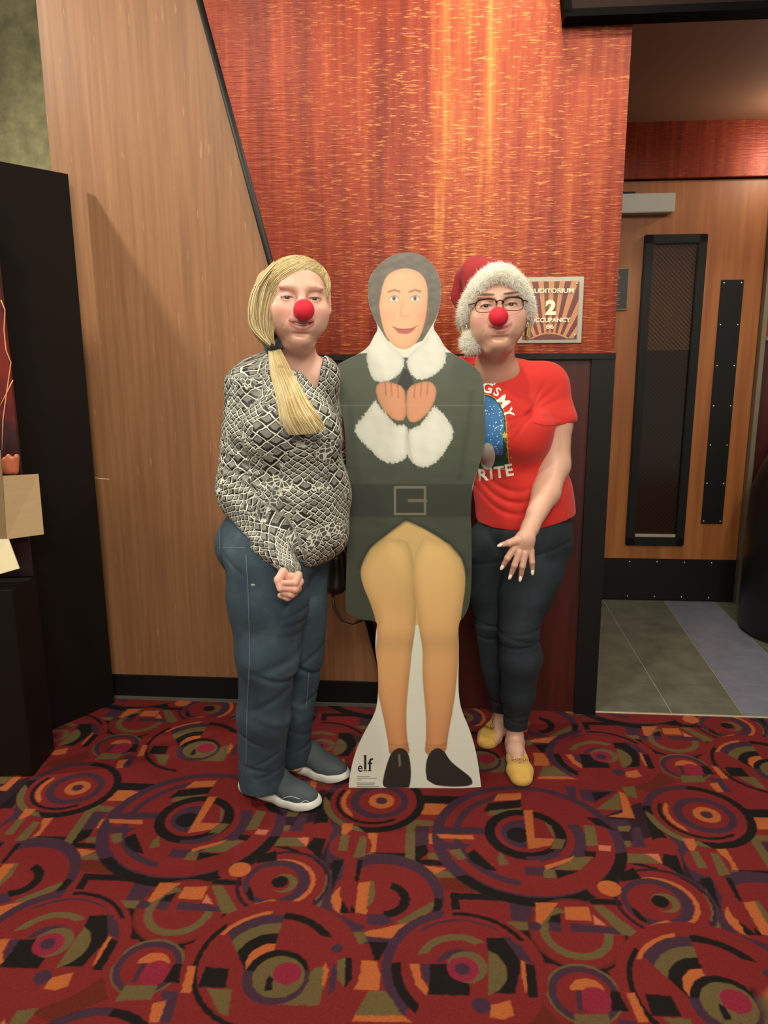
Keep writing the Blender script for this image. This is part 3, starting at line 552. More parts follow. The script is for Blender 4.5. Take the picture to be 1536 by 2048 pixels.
# ------------------------------------------------------------------ people
def rotm(yaw=0, pitch=0, roll=0):
    """columns: head axes in world; yaw turns the face to +x, pitch>0 lifts the chin, roll>0 tips the crown to +x"""
    return np.array((Matrix.Rotation(yaw, 3, 'Z') @ Matrix.Rotation(-pitch, 3, 'X') @ Matrix.Rotation(roll, 3, 'Y')))
class Head:
    def __init__(s, c, sc, R, kind): s.c = np.array(c, float); s.s = sc; s.R = R; s.kind = kind
    def w(s, p): return s.c + s.R @ (np.array(p, float) * s.s)
    def loc(s, V): return ((V - s.c) @ s.R) / s.s
    def build(s, F):
        E = lambda c, r, k=.02, op='add', rot=None: F.ell(s.w(c), np.array([r] * 3 if np.isscalar(r) else r) * s.s, s.R if rot is None else s.R @ rot, k * s.s, op)
        C = lambda a, b, ra, rb, k=.015, op='add': F.cone(s.w(a), s.w(b), ra * s.s, rb * s.s, k * s.s, op)
        E((0, .015, .026), (.072, .092, .066), 0); E((0, -.018, -.028), (.066, .076, .082), .03); E((0, -.026, .036), (.062, .056, .046), .03)
        fat = .0
        E((0, -.070, -.094), (.019, .018, .014), .03)                       # chin
        for q in (-1, 1):
            E((q * .041, -.044, -.043), (.026, .034, .034), .03)       # jowl
            E((q * .042, -.062, -.026), (.024, .021, .020), .02)            # smiling cheek
            E((q * .030, -.084, .024), (.022, .003, .004), .02)            # brow
            E((q * .032, -.094, .003), (.018, .0075, .0066), .022, 'sub')    # socket
            E((q * .032, -.0715, .001), (.0155, .0155, .0145), .006)         # lids
            E((q * .032, -.0885, -.0005), (.0125, .008, .0031 if s.kind == 1 else .0038), .0025, 'sub')
            C((q * .027, -.098, -.034), (q * .040, -.082, -.066), .0026, .002, .008, 'sub')   # smile fold
            E((q * .079, .014, -.004), (.009, .018, .030), .008); E((q * .086, .008, .0), (.005, .009, .015), .006, 'sub'); E((q * .078, .005, -.028), (.007, .009, .009), .006)
        C((0, -.086, .012), (0, -.104, -.022), .0085, .0105, .014); E((0, -.106, -.026), (.0125, .012, .010), .01)
        for q in (-1, 1): E((q * .0115, -.097, -.030), (.0075, .009, .0075), .008)
        E((0, -.080, -.058), (.034, .018, .022), .02)                       # muzzle
        w_ = .031
        def lip(z, sag, r, dy, k, op='add'):
            pts = []
            for i in range(9):
                x = -w_ + 2 * w_ * i / 8; u = abs(x) / w_; pts.append((x, -.0985 + .016 * u * u + dy, z + sag * u * u))
            for i in range(8):
                ra = r * (1 - .55 * (abs(pts[i][0]) / w_) ** 2); rb = r * (1 - .55 * (abs(pts[i + 1][0]) / w_) ** 2); C(pts[i], pts[i + 1], ra, rb, k, op)
        if s.kind == 1:
            lip(-.0530, .009, .0030, .001, .004); lip(-.0680, .0125, .0038, .002, .004); lip(-.0600, .011, .0026, -.0025, .002, 'sub')
        else:
            lip(-.0560, .012, .0030, .001, .004); lip(-.0660, .017, .0046, .001, .004); lip(-.0608, .014, .0016, -.003, .002, 'sub')
        E((0, -.088, -.082), (.018, .006, .005), .008, 'sub')
    def paint(s, V, col, skin, lipc, browc, blush):
        L = s.loc(V); x, y, z = L.T; face = (y < -.045) & (np.abs(z) < .14) & (np.abs(x) < .09)
        def blend(mk, c):
            mk = np.clip(mk, 0, 1)[:, None] * face[:, None]; col[:] = col * (1 - mk) + np.array(c) * mk
        for q in (-1, 1): blend(.55 * np.exp(-(((x - q * .042) / .020) ** 2 + ((z + .030) / .018) ** 2)), blush)
        blend(.35 * np.exp(-((x / .03) ** 2 + ((z + .03) / .02) ** 2)), blush)
        w_ = .033; u = np.abs(x) / w_
        if s.kind == 1:
            zu = -.0530 + .009 * u * u; zl = -.0680 + .0125 * u * u; zm = -.0600 + .011 * u * u
        else:
            zu = -.0560 + .012 * u * u; zl = -.0660 + .017 * u * u; zm = -.0608 + .014 * u * u
        th = 1 - .5 * u * u; sm = lambda d, w, e=.0012: np.clip((w - d) / e, 0, 1)
        blend(.9 * np.clip((zu + .0030 * th - z) / .0015 + .5, 0, 1) * np.clip((z - zl + .0040 * th) / .0015 + .5, 0, 1) * np.clip((.95 - u) / .08, 0, 1), lipc)
        if s.kind == 1: blend(sm(np.abs(z - zm), .0030 * th) * (u < .92), (.10, .02, .02)); blend(.85 * sm(np.abs(z - zm - .0008), .0016) * (u < .6), (.75, .68, .58))
        else: blend(sm(np.abs(z - zm), .0013 * th, .0008) * (u < .98), (.12, .03, .03))
        for q in (-1, 1):
            xx = (x - q * .033) * q; bz = .0235 + (.004 if s.kind == 2 else .001) - 1.6 * (xx - .004) ** 2 * 8 * .12 + (.05 * xx if s.kind == 2 else 0)
            blend((1.0 if s.kind == 2 else .28) * sm(np.abs(z - bz), (.0046 if s.kind == 2 else .0036) * (1 - (np.abs(xx) / .026) ** 2 * .6), .002) * (np.abs(xx) < .022), browc)
            ex = x - q * .032; lz = .0030 - 12 * ex ** 2
            blend(.9 * sm(np.abs(z - lz), .0019 if s.kind == 1 else .0026, .0010) * (np.abs(ex) < .0155), (.05, .025, .02))
            blend(.35 * sm(np.abs(z + .0035 - 8 * ex ** 2), .0014, .001) * (np.abs(ex) < .014), (.12, .05, .04))
            blend(.25 * np.exp(-((ex / .017) ** 2 + ((z - .002) / .012) ** 2)), (.30, .12, .10))
    def eyes(s, parent, iris):
        for q in (-1, 1):
            me = ballmesh('eye', (0, 0, 0), .0122 * s.s, 24, 24); c = s.w((q * .032, -.0722, -.0005)); v = verts(me); d = s.R.T @ np.array([0, 0, 0.]); L = v @ s.R / (.0122 * s.s)
            col = np.tile((.62, .56, .50), (len(v), 1)); r = np.hypot(L[:, 0], L[:, 2] - .0); f = L[:, 1] < 0
            col[f & (r < .50)] = iris; col[f & (r < .24)] = (.01, .01, .01)
            me.vertices.foreach_set('co', (v + c).astype(np.float32).ravel()); setcol(me, col); link('eye', me, M_EYE, parent, True)

def m_skin(t):
    a = t.attr('Col'); v = t.coord(); h = t.noise(v, 90, 4); h2 = t.noise(v, 700, 2)
    t.link(t.mix(t.math('MULTIPLY', h, .16), a.outputs['Color'], (.50, .16, .10)), t.b.inputs['Base Color']); t.bump(h2, .12, .0006)
M_SKIN = mat('skin', rough=.43, fn=m_skin, sss=.12, spec=.45)
M_EYE = mat('eye_wet', rough=.08, fn=lambda t: t.link(t.attr('Col').outputs['Color'], t.b.inputs['Base Color']))
SKIN1 = (.68, .40, .30); SKIN2 = (.66, .385, .28)

def finger(F, pts, rads, k=.004): F.chain(pts, rads, k)

def tubes_fast(name, paths, radii, m, parent, nseg=3):
    """paths (S,n,3) -> one mesh of thin tapering strands"""
    Pn = np.asarray(paths, float); S, n, _ = Pn.shape; d = np.gradient(Pn, axis=1); d /= np.linalg.norm(d, axis=2, keepdims=True) + 1e-9
    up = np.array([.3, -.8, .5]); s1 = np.cross(d, up); s1 /= np.linalg.norm(s1, axis=2, keepdims=True) + 1e-9; u1 = np.cross(s1, d)
    R = np.broadcast_to(np.asarray(radii), (S, n))[..., None]; V = []
    for k in range(nseg):
        a = 2 * math.pi * k / nseg; V.append(Pn + R * (math.cos(a) * s1 + math.sin(a) * u1))
    V = np.stack(V, 2).reshape(-1, 3); i = (np.arange(S)[:, None, None] * n + np.arange(n - 1)[None, :, None]) * nseg; k = np.arange(nseg)[None, None, :]; k2 = (k + 1) % nseg
    Q_ = np.stack([i + k, i + k2, i + nseg + k2, i + nseg + k], -1).reshape(-1, 4)
    me = bpy.data.meshes.new(name); me.vertices.add(len(V)); me.vertices.foreach_set('co', V.astype(np.float32).ravel()); me.loops.add(Q_.size); me.loops.foreach_set('vertex_index', Q_.astype(np.int32).ravel()); me.polygons.add(len(Q_))
    me.polygons.foreach_set('loop_start', np.arange(0, Q_.size, 4, dtype=np.int32)); me.polygons.foreach_set('loop_total', np.full(len(Q_), 4, np.int32)); me.update(calc_edges=True)
    at = me.attributes.new('strand', 'FLOAT', 'POINT'); at.data.foreach_set('value', np.repeat(RNG.random(S), n * nseg).astype(np.float32))
    return link(name, me, m, parent, True)
def m_hair(dark, mid, light):
    def f(t):
        a = t.attr('strand'); v = t.coord(); h = t.noise(v, 30, 2)
        t.link(t.ramp(t.math('ADD', t.math('MULTIPLY', a.outputs['Fac'], .6), t.math('MULTIPLY', h, .4)), [(.15, dark), (.5, mid), (.9, light)]), t.b.inputs['Base Color'])
    return f
M_BLONDE = mat('blonde_hair', rough=.42, fn=m_hair(lin(158, 128, 82), lin(206, 182, 130), lin(234, 218, 176)), spec=.4)
M_BLONDE_CORE = mat('blonde_hair_core', lin(156, 128, 84), rough=.7)
def fur(name, pts, nrm, length, m, parent, droop=.25, width=.0011, seed=0):
    r = np.random.default_rng(seed); n = len(pts); L = length * r.uniform(.55, 1.15, n)[:, None]
    d = nrm + r.normal(size=(n, 3)) * .55 + np.array([0, 0, -droop]); d /= np.linalg.norm(d, axis=1, keepdims=True)
    s = np.cross(d, r.normal(size=(n, 3))); s /= np.linalg.norm(s, axis=1, keepdims=True) + 1e-9
    b = r.normal(size=(n, 3)) * .25
    p1 = pts + d * L * .5; p2 = pts + (d + b) * L
    V = np.stack([pts - s * width, pts + s * width, p1 + s * width * .7, p1 - s * width * .7, p2], 1).reshape(-1, 3); i = np.arange(n) * 5
    me = bpy.data.meshes.new(name); me.from_pydata(V.tolist(), [], [x for k in i for x in ((k, k + 1, k + 2, k + 3), (k + 3, k + 2, k + 4))]); me.update()
    return link(name, me, m, parent)
def sample_surface(me, n, seed=1):
    me.calc_loop_triangles(); t = np.empty(len(me.loop_triangles) * 3, np.int32); me.loop_triangles.foreach_get('vertices', t); t = t.reshape(-1, 3); v = verts(me)
    a, b, c = v[t[:, 0]], v[t[:, 1]], v[t[:, 2]]; nn = np.cross(b - a, c - a); ar = np.linalg.norm(nn, axis=1); r = np.random.default_rng(seed); i = r.choice(len(t), n, p=ar / ar.sum())
    u, w = r.random(n), r.random(n); f = u + w > 1; u[f] = 1 - u[f]; w[f] = 1 - w[f]; return a[i] + (b - a)[i] * u[:, None] + (c - a)[i] * w[:, None], nn[i] / (ar[i][:, None] + 1e-12)
def r_(px, Y, z=1.0): return px * PXM(Y, z)

# ================================================================== woman in the printed blouse
w1 = root('person', 'woman with long blonde ponytail, snakeskin-print blouse, blue jeans and red clown nose', 'person', FL(560, 1580)); W1 = w1
w1.location = (0, 0, 0)
HY = 2.13
H1 = Head(P(594, 598, HY), 1.10, rotm(math.radians(13), math.radians(-2), math.radians(2)), 1)
def torso1(F, inf=0.0, cloth=False):
    k = .05
    bi = 0 if cloth else -.022
    F.cone(P(508, 762, 2.25), P(638, 752, 2.20), .052 + inf, .048 + inf, k)
    F.cone(P(572, 800, 2.24), P(586, 960, 2.20), .115 + inf, .138 + inf, .06, squash=((0, 1, 0), .92))
    F.ell(P(612, 870, 2.12), (.085 + inf, .07 + inf + bi * .4, .085 + inf), None, .06); F.ell(P(552, 870, 2.10), (.08 + inf, .06 + inf + bi * .4, .085 + inf), None, .06)
    F.ell(P(592, 1010, 2.19), (.143 + inf + bi, .135 + inf + bi, .17 + inf + bi), None, .05)
    if not cloth: F.ell(P(552, 1090, 2.21), (.115, .10, .11), None, .05)
armS, armE, armW = P(488, 775, 2.18), P(480, 985, 2.16), P(572, 1122, 2.0)
farS, farE, farW = P(638, 785, 2.24), P(670, 950, 2.43), P(715, 1005, 2.43)
def arms1(F, inf):
    F.cone(armS, armE, .050 + inf, .043 + inf, .03); F.cone(armE, armW, .040 + inf, .026 + inf, .02)
    F.cone(farS, farE, .045 + inf, .040 + inf, .03); F.cone(farE, farW, .038 + inf, .028 + inf, .02)
hd = P(594, 607, HY); hf = P(580, 1160, 1.98)
legN = [P(533, 1120, 2.13), P(535, 1310, 2.10), P(528, 1545, 2.19)]; legF = [P(588, 1120, 2.26), P(593, 1310, 2.24), P(586, 1500, 2.34)]
F = Field(axis(-.62, .06, .007, [(hd[0] - .10, hd[0] + .10, .0019)]), axis(1.88, 2.50, .007, [(hd[1] - .125, hd[1] + .05, .0019), (hf[1] - .06, hf[1] + .05, .0024)]),
          axis(.02, 1.70, .008, [(hd[2] - .135, hd[2] + .05, .0019), (hf[2] - .065, hf[2] + .07, .0022)]))
torso1(F); arms1(F, -.016)
F.chain([legN[0], legN[1], P(524, 1545, 2.17)], [.085, .058, .034], .03); F.chain([legF[0], legF[1], P(590, 1500, 2.33)], [.078, .054, .032], .03)
F.cone(P(524, 1545, 2.17), FL(522, 1580, .055), .032, .022, .02); F.cone(P(590, 1500, 2.33), FL(592, 1530, .055), .030, .022, .02)
F.cone(P(588, 745, 2.21), H1.w((0, .02, -.06)), .062, .052, .03)                                   # neck
F.ell(H1.w((0, -.018, -.106)), (.044, .046, .024), H1.R, .03)                                        # soft under-chin
H1.build(F)
# relaxed fist
HW = P(575, 1128, 1.995); hx = lambda x, y, Y=1.98: P(x, y, Y)
F.cone(HW, hx(580, 1150, 1.985), .023, .027, .012); F.ell(hx(581, 1160, 1.985), (.033, .026, .034), None, .012)
kn = [(597, 1150, 1.965), (600, 1163, 1.96), (596, 1176, 1.96), (588, 1186, 1.965)]; pj = [(590, 1166, 1.937), (590, 1179, 1.935), (583, 1189, 1.94), (575, 1195, 1.95)]; tp = [(570, 1166, 1.945), (570, 1177, 1.945), (566, 1186, 1.95), (561, 1191, 1.96)]
for a, b, c in zip(kn, pj, tp): F.chain([hx(*a), hx(*b), hx(*c)], [.0108, .0098, .0082], .0035)
F.chain([hx(566, 1145, 1.965), hx(556, 1160, 1.95), hx(560, 1178, 1.94)], [.013, .0105, .0085], .005)
me = F.mesh('body'); V = verts(me); col = np.tile(SKIN1, (len(V), 1))
H1.paint(V, col, SKIN1, (.50, .17, .15), (.34, .20, .11), (.66, .26, .20))
dh = np.linalg.norm(V - hx(583, 1172, 1.95), axis=1); mk = np.clip(1 - dh / .06, 0, 1)[:, None] * .55; col = col * (1 - mk) + np.array((.58, .22, .16)) * mk
setcol(me, col); body1 = link('body', me, M_SKIN, w1, True); H1.eyes(w1, (.05, .045, .045))

# blouse
def zcut1(X): return np.interp(X, [P(425, 1008, 2.2)[0], P(455, 1040, 2.15)[0], P(520, 1105, 2.15)[0], P(600, 1128, 2.1)[0], P(665, 1122, 2.1)[0]], [P(425, 1008, 2.2)[2], P(455, 1045, 2.15)[2], P(520, 1105, 2.15)[2], P(600, 1132, 2.1)[2], P(665, 1128, 2.1)[2]])
B = Field(axis(-.62, .08, .0042), axis(1.90, 2.56, .0046), axis(.70, 1.42, .0044))
torso1(B, .013, True)
B.ell(P(598, 1060, 2.18), (.140, .130, .115), None, .03)
B.ell(P(520, 985, 2.24), (.125, .115, .115), None, .05)
Xg, Yg, Zg = B.x[:, None, None], B.y[None, :, None], B.z[None, None, :]
d = zcut1(B.x)[:, None, None] - Zg; B.D = np.maximum(B.D, d + 0 * B.D)
# loose sleeves, gathered at the cuff
B.cone(P(494, 776, 2.20), P(484, 985, 2.17), .062, .070, .035); B.cone(P(484, 975, 2.17), P(545, 1085, 2.06), .066, .052, .03); B.cone(P(545, 1085, 2.06), P(577, 1130, 2.0), .050, .030, .02); B.cone(P(572, 1121, 2.01), P(580, 1137, 1.99), .031, .031, .004)
B.cone(farS, farE, .052, .050, .03); B.cone(farE, farW, .048, .036, .03)
# folds
d = np.zeros_like(B.D)
fx = Xg * 1.0; fz = Zg * 1.0; fy = Yg
slv = np.exp(-(((Xg - P(480, 1000, 2.1)[0]) / .075) ** 2)) * np.exp(-((Zg - 1.0) / .22) ** 2)
d += .0035 * slv * np.sin(160 * (Zg + .35 * Xg) + 2.5 * np.sin(30 * Zg))
d += .0026 * np.sin(26 * (Xg + .4 * Zg) * 2 + 1.2 * np.sin(14 * Zg) + 3 * Yg) * np.clip((1.28 - Zg) / .3, 0, 1)
d += .0030 * vnoise(Xg * 7, Yg * 7, Zg * 5, 21)
B.D += d.astype(np.float32)
# v neck opening
zt0, zt1 = P(600, 690, 2.08)[2], P(628, 778, 2.06)[2]; f_ = (Zg - zt1) / (zt0 - zt1); xc_ = P(628, 778, 2.06)[0] + f_ * (P(596, 690, 2.08)[0] - P(628, 778, 2.06)[0])
vp = np.maximum(np.abs(Xg - xc_) - (.003 + .062 * np.clip(f_, 0, 1.3)), -(f_) * .08); vp = np.maximum(vp, Yg - 2.23) + 0 * B.D
B.D = np.maximum(B.D, -vp).astype(np.float32)
me = B.mesh('blouse'); V = verts(me)
def seg_uv(V, a, b):
    d = b - a; L = np.linalg.norm(d); d = d / L; q = V - a; t_ = q @ d; r = q - t_[:, None] * d; e1 = np.cross(d, [0, 1, 0]); e1 /= np.linalg.norm(e1); e2 = np.cross(d, e1)
    return np.linalg.norm(r, axis=1), np.arctan2(r @ e1, -(r @ e2) * np.sign(e2[1] + 1e-9) * 1.0), t_, L
Cx = P(588, 900, 2.2); u = np.arctan2(V[:, 0] - Cx[0], -(V[:, 1] - Cx[1])) * .15; v_ = V[:, 2].copy(); reg = np.zeros(len(V))
for (a, b, R) in ((armS, armE, .078), (armE, armW, .080)):
    r, an, t_, L = seg_uv(V, a, b); k = (r < R) & (t_ > -.03) & (t_ < L + .06) & (V[:, 0] < a[0] + .06 + .5 * np.clip(t_, 0, 1)) & (V[:, 1] < a[1] + .05)
    u[k] = an[k] * .062; v_[k] = (-t_[k] if R < .079 else -t_[k] - np.linalg.norm(armE - armS)); reg[k] = 1
for nm, val in (('pu', u), ('pv', v_), ('reg', reg)):
    at = me.attributes.new(nm, 'FLOAT', 'POINT'); at.data.foreach_set('value', val.astype(np.float32))
def m_snake(t):
    u = t.attr('pu').outputs['Fac']; v = t.attr('pv').outputs['Fac']; cb = t.node('ShaderNodeCombineXYZ'); t.link(u, cb.inputs[0]); t.link(v, cb.inputs[1]); vec = cb.outputs[0]
    wob = t.noise(vec, 22, 2); wob2 = t.noise(t.mapping(vec, loc=(4, 2, 0)), 22, 2)
    uu = t.math('ADD', u, t.math('MULTIPLY', t.math('SUBTRACT', wob, .5), .020)); vv = t.math('ADD', v, t.math('MULTIPLY', t.math('SUBTRACT', wob2, .5), .020))
    def lattice(su, sv, wl):
        a = t.math('ADD', t.math('DIVIDE', uu, su), t.math('DIVIDE', vv, sv)); b = t.math('SUBTRACT', t.math('DIVIDE', uu, su), t.math('DIVIDE', vv, sv)); fa = t.math('FRACT', a); fb = t.math('FRACT', b)
        ed = t.math('MINIMUM', t.math('MINIMUM', fa, t.math('SUBTRACT', 1.0, fa)), t.math('MINIMUM', fb, t.math('SUBTRACT', 1.0, fb)))
        low = t.math('LESS_THAN', t.math('MINIMUM', fa, t.math('SUBTRACT', 1.0, fb)), .30); white = t.math('LESS_THAN', ed, wl); blk = t.math('MAXIMUM', t.math('LESS_THAN', ed, wl + .06), low)
        c = t.mix(t.noise(vec, 180, 2), lin(100, 98, 90), lin(160, 158, 144)); c = t.mix(blk, c, lin(22, 21, 24)); return t.mix(white, c, lin(226, 224, 208))
    c1 = lattice(.026, .0195, .07); c2 = lattice(.044, .036, .055); n1 = t.noise(t.mapping(vec, (1.0, .8, 1), loc=(1.3, .2, 0)), 9, 2)
    inner = t.math('LESS_THAN', t.math('FRACT', t.math('DIVIDE', t.math('ADD', uu, vv), .0042)), .3); c2 = t.mix(t.math('MULTIPLY', inner, .45), c2, lin(40, 38, 38))
    c = t.mix(t.math('GREATER_THAN', n1, .53), c1, c2)
    vor = t.node('ShaderNodeTexVoronoi', feature='DISTANCE_TO_EDGE'); t.link(vec, vor.inputs['Vector']); vor.inputs['Scale'].default_value = 75
    c3 = t.mix(t.math('LESS_THAN', vor.outputs['Distance'], .09), lin(84, 82, 78), lin(214, 212, 196)); n2 = t.noise(t.mapping(vec, loc=(7, 3, 0)), 13, 3)
    c = t.mix(t.math('GREATER_THAN', n2, .585), c, c3); n3 = t.noise(t.mapping(vec, loc=(1, 8, 0)), 16, 3); c = t.mix(t.math('MULTIPLY', t.math('GREATER_THAN', n3, .60), .45), c, lin(34, 32, 34))
    t.link(c, t.b.inputs['Base Color'])
M_SNAKE = mat('snakeskin_print_fabric', rough=.6, fn=m_snake)
blouse = link('blouse', me, M_SNAKE, w1, True); blouse['label'] = 'loose v-neck blouse with black, grey and white snakeskin print'

# jeans
def m_denim(base, lo, hi, fade=None):
    def f(t):
        v = t.coord(); h = t.noise(v, 9, 4); w = t.noise(t.mapping(v, (900, 900, 500)), 1.0, 1); x = t.math('ADD', t.math('MULTIPLY', h, .8), t.math('MULTIPLY', w, .25))
        c = t.ramp(x, [(.3, lo), (.55, base), (.8, hi)]); 
        t.link(c, t.b.inputs['Base Color']); t.bump(w, .15, .0006)
    return f
M_JEANS = mat('faded_blue_denim', rough=.85, fn=m_denim(lin(50, 68, 80), lin(34, 48, 60), lin(84, 104, 112)))
J = Field(axis(-.60, .02, .0042), axis(1.90, 2.56, .0046), axis(.035, .95, .0042))
J.ell(P(540, 1085, 2.21), (.150, .145, .13), None, .03); J.ell(P(497, 1090, 2.28), (.098, .10, .10), None, .05); J.ell(P(590, 1080, 2.18), (.10, .11, .11), None, .04)
J.chain([legN[0], P(536, 1200, 2.12), legN[1], P(528, 1430, 2.12), P(524, 1560, 2.17)], [.118, .112, .090, .074, .070], .03)
J.chain([legF[0], P(592, 1200, 2.25), legF[1], P(590, 1420, 2.27), P(588, 1505, 2.31)], [.105, .095, .082, .062, .058], .008)
X, Y_, Z_ = J.x[:, None, None], J.y[None, :, None], J.z[None, None, :]
def crease(zc, sl, amp, sg, xc, xs=.08): 
    q = (Z_ - zc - sl * (X - xc)); return amp * np.exp(-(q / sg) ** 2) * np.exp(-((X - xc) / xs) ** 2)
d = 0 * J.D
kz = P(535, 1340, 2.1)[2]
for a in ((kz + .045, .30, .006, .014), (kz - .005, -.45, .007, .009), (kz - .06, .55, .005, .012), (kz - .15, -.5, -.004, .014)): d += crease(a[0], a[1], a[2], a[3], P(560, 1340, 2.1)[0], .06)
for z0, s0, am, xc in ((1185, .5, .004, 600), (1215, .15, .0035, 606), (1240, -.1, .0035, 600), (1262, -.3, .003, 590), (1120, -.6, .003, 470), (1470, -.4, .0045, 500), (1512, .5, .0045, 540), (1535, -.2, .005, 515), (1548, .3, .004, 540)): d += crease(P(540, z0, 2.1)[2], s0, am, .007, P(xc, z0, 2.1)[0], .035)
for z0, s0, am in ((1300, .6, .006), (1325, -.8, .007), (1390, .5, .004), (1470, -.5, .005), (1492, .4, .005)): d += crease(P(610, z0, 2.25)[2], s0, am, .009, P(620, z0, 2.25)[0], .04)
d += .0020 * vnoise(X * 5, Y_ * 5, Z_ * 2, 15)
d += .0022 * vnoise(X * 8, Y_ * 8, Z_ * 5, 5)
J.D += d.astype(np.float32); J.D = np.maximum(J.D, (.052 + .25 * np.maximum(0, (X - P(560, 1500, 2.15)[0])) * (Y_ < 2.22)) - Z_ + 0 * J.D)
jeans = link('jeans', J.mesh('jeans'), M_JEANS, w1, True)
bj = bvh_of(jeans.data)
def drape(b, pts, off=.0015):
    out = []
    for x, y in pts:
        h = b.ray_cast(Vector(CPOS), Vector(ray(x, y)))
        if h[0] is not None: out.append(np.array(h[0]) - np.array(ray(x, y)) / np.linalg.norm(ray(x, y)) * off)
    return out
def poly_pts(p, n=24):
    p = np.array(p, float); s = np.r_[0, np.cumsum(np.linalg.norm(np.diff(p, axis=0), axis=1))]; q = np.linspace(0, s[-1], n); return np.stack([np.interp(q, s, p[:, 0]), np.interp(q, s, p[:, 1])], 1)
M_STITCH = mat('stitching', lin(106, 124, 132), .8)
se = []
for p in ([(492, 1110), (496, 1180), (500, 1300), (494, 1420), (492, 1540)], [(424, 1052), (438, 1056), (440, 1110), (434, 1135)], [(445, 1096), (490, 1096)], [(618, 1345), (612, 1420)]):
    q = drape(bj, poly_pts(p), .0006)
    if len(q) > 3: se.append((q, .0009))
tubes('seam', se, M_STITCH, jeans, 5)
link('patch', ballmesh('patch', drape(bj, [(506, 1170)], 0)[0], (.0065, .002, .0035), 10, 6), mat('worn_patch', lin(150, 160, 158), .8), jeans, True)

# hair: core cap and strands
C_ = Field(axis(H1.c[0] - .17, H1.c[0] + .12, .0035), axis(H1.c[1] - .12, H1.c[1] + .16, .0035), axis(H1.c[2] - .17, H1.c[2] + .17, .0035))
hE = lambda F_, c, r, k=.02, op='add': F_.ell(H1.w(c), np.array(r) * H1.s, H1.R, k, op)
hE(C_, (0, .015, .026), (.0755, .0970, .0695), 0); hE(C_, (0, -.026, .036), (.0655, .0605, .0495), .03); hE(C_, (-.075, .028, -.020), (.026, .055, .075), .03); hE(C_, (-.062, .03, -.085), (.022, .035, .035), .03)
hE(C_, (0.010, -.110, .003), (.0750, .066, .072), .008, 'sub'); hE(C_, (0.005, -.07, -.1), (.075, .08, .08), .01, 'sub')
Vc = C_.mesh('hair_core'); hair = link('hair', Vc, M_BLONDE_CORE, w1, True)
TIE = P(545, 690, 2.10)
n = 3600; ph = RNG.uniform(-1.25, 1.35, n); rr = RNG.uniform(0, 1, n)
# hairline points on the head (local): sweep over the brow from temple to temple, pushed back by rr
st = []
for i in range(n):
    a = ph[i]; b = rr[i] ** 1.3 * 1.45
    p = np.array([math.sin(a) * .078, -math.cos(a) * .085, .0])
    up_ = .078 - .035 * (a / 1.3) ** 2 - (.045 if abs(a) > 1.05 else 0) * 1
    z = up_; y = -.075 * math.cos(a) ** .7 if abs(a) < 1.5 else 0
    d = np.array([math.sin(a) * .75, -.22 - .68 * math.cos(a), .43 - .42 * (a / 1.3) ** 2]); d /= np.linalg.norm(d)
    ax = np.array([0, 1, .35]); ax /= np.linalg.norm(ax); d = d * math.cos(b) + (ax - d * (ax @ d)) / np.linalg.norm(ax - d * (ax @ d)) * math.sin(b) if b > 0 else d
    st.append(d)
st = np.array(st); end = np.array([-.72, .42, -.62]); end /= np.linalg.norm(end)
K = 14; t_ = np.linspace(0, 1, K)
paths = np.zeros((n, K, 3)); om = np.arccos(np.clip(st @ end, -1, .999))
for j, tt in enumerate(t_):
    d = (np.sin((1 - tt) * om)[:, None] * st + np.sin(tt * om)[:, None] * end) / np.sin(om)[:, None]
    lift = 1.0 + .022 + .012 * RNG.random(n) * 1.0
    E_ = np.array([.0805, .0975, .0780]); q = d / np.linalg.norm(d / E_, axis=1, keepdims=True)
    c1_ = np.array([0, .038, -.012]); E2 = np.array([.0675, .060, .0530]); A_ = (d * d / E2 ** 2).sum(1); B_ = (d * c1_ / E2 ** 2).sum(1); C2 = (c1_ ** 2 / E2 ** 2).sum() - 1
    disc = B_ ** 2 - A_ * C2; r2 = np.where(disc > 0, (-B_ + np.sqrt(np.maximum(disc, 0))) / A_, 0); r1 = 1 / np.linalg.norm(d / E_, axis=1); q = d * np.maximum(r1, r2)[:, None]
    bul = np.clip(-d[:, 0], 0, 1) * np.clip(.35 - d[:, 2], 0, 1) * .022
    paths[:, j] = np.array([0, .018, .030]) + q * (lift[:, None] if j else 1.01) + np.stack([-bul, 0 * bul, 0 * bul], 1)
paths = paths.reshape(-1, 3) * H1.s @ H1.R.T + H1.c
bh = bvh_of(Vc); off = np.repeat(RNG.uniform(.0006, .0055, n), K)
for i in range(len(paths)):
    h = bh.find_nearest(Vector(paths[i])); paths[i] = np.array(h[0]) + np.array(h[1]) * off[i]
paths = paths.reshape(n, K, 3); paths[:, 1:-1] = paths[:, 1:-1] * .5 + (paths[:, :-2] + paths[:, 2:]) * .25
low = np.linspace(0, 1, K) ** 3
paths = paths * (1 - low[None, :, None] * .75) + (TIE + RNG.normal(size=(n, 3)) * .008)[:, None] * (low[None, :, None] * .75)
tubes_fast('strands', paths, np.interp(t_, [0, .1, .9, 1], [.0006, .0012, .0012, .0008])[None, :], M_BLONDE, hair)
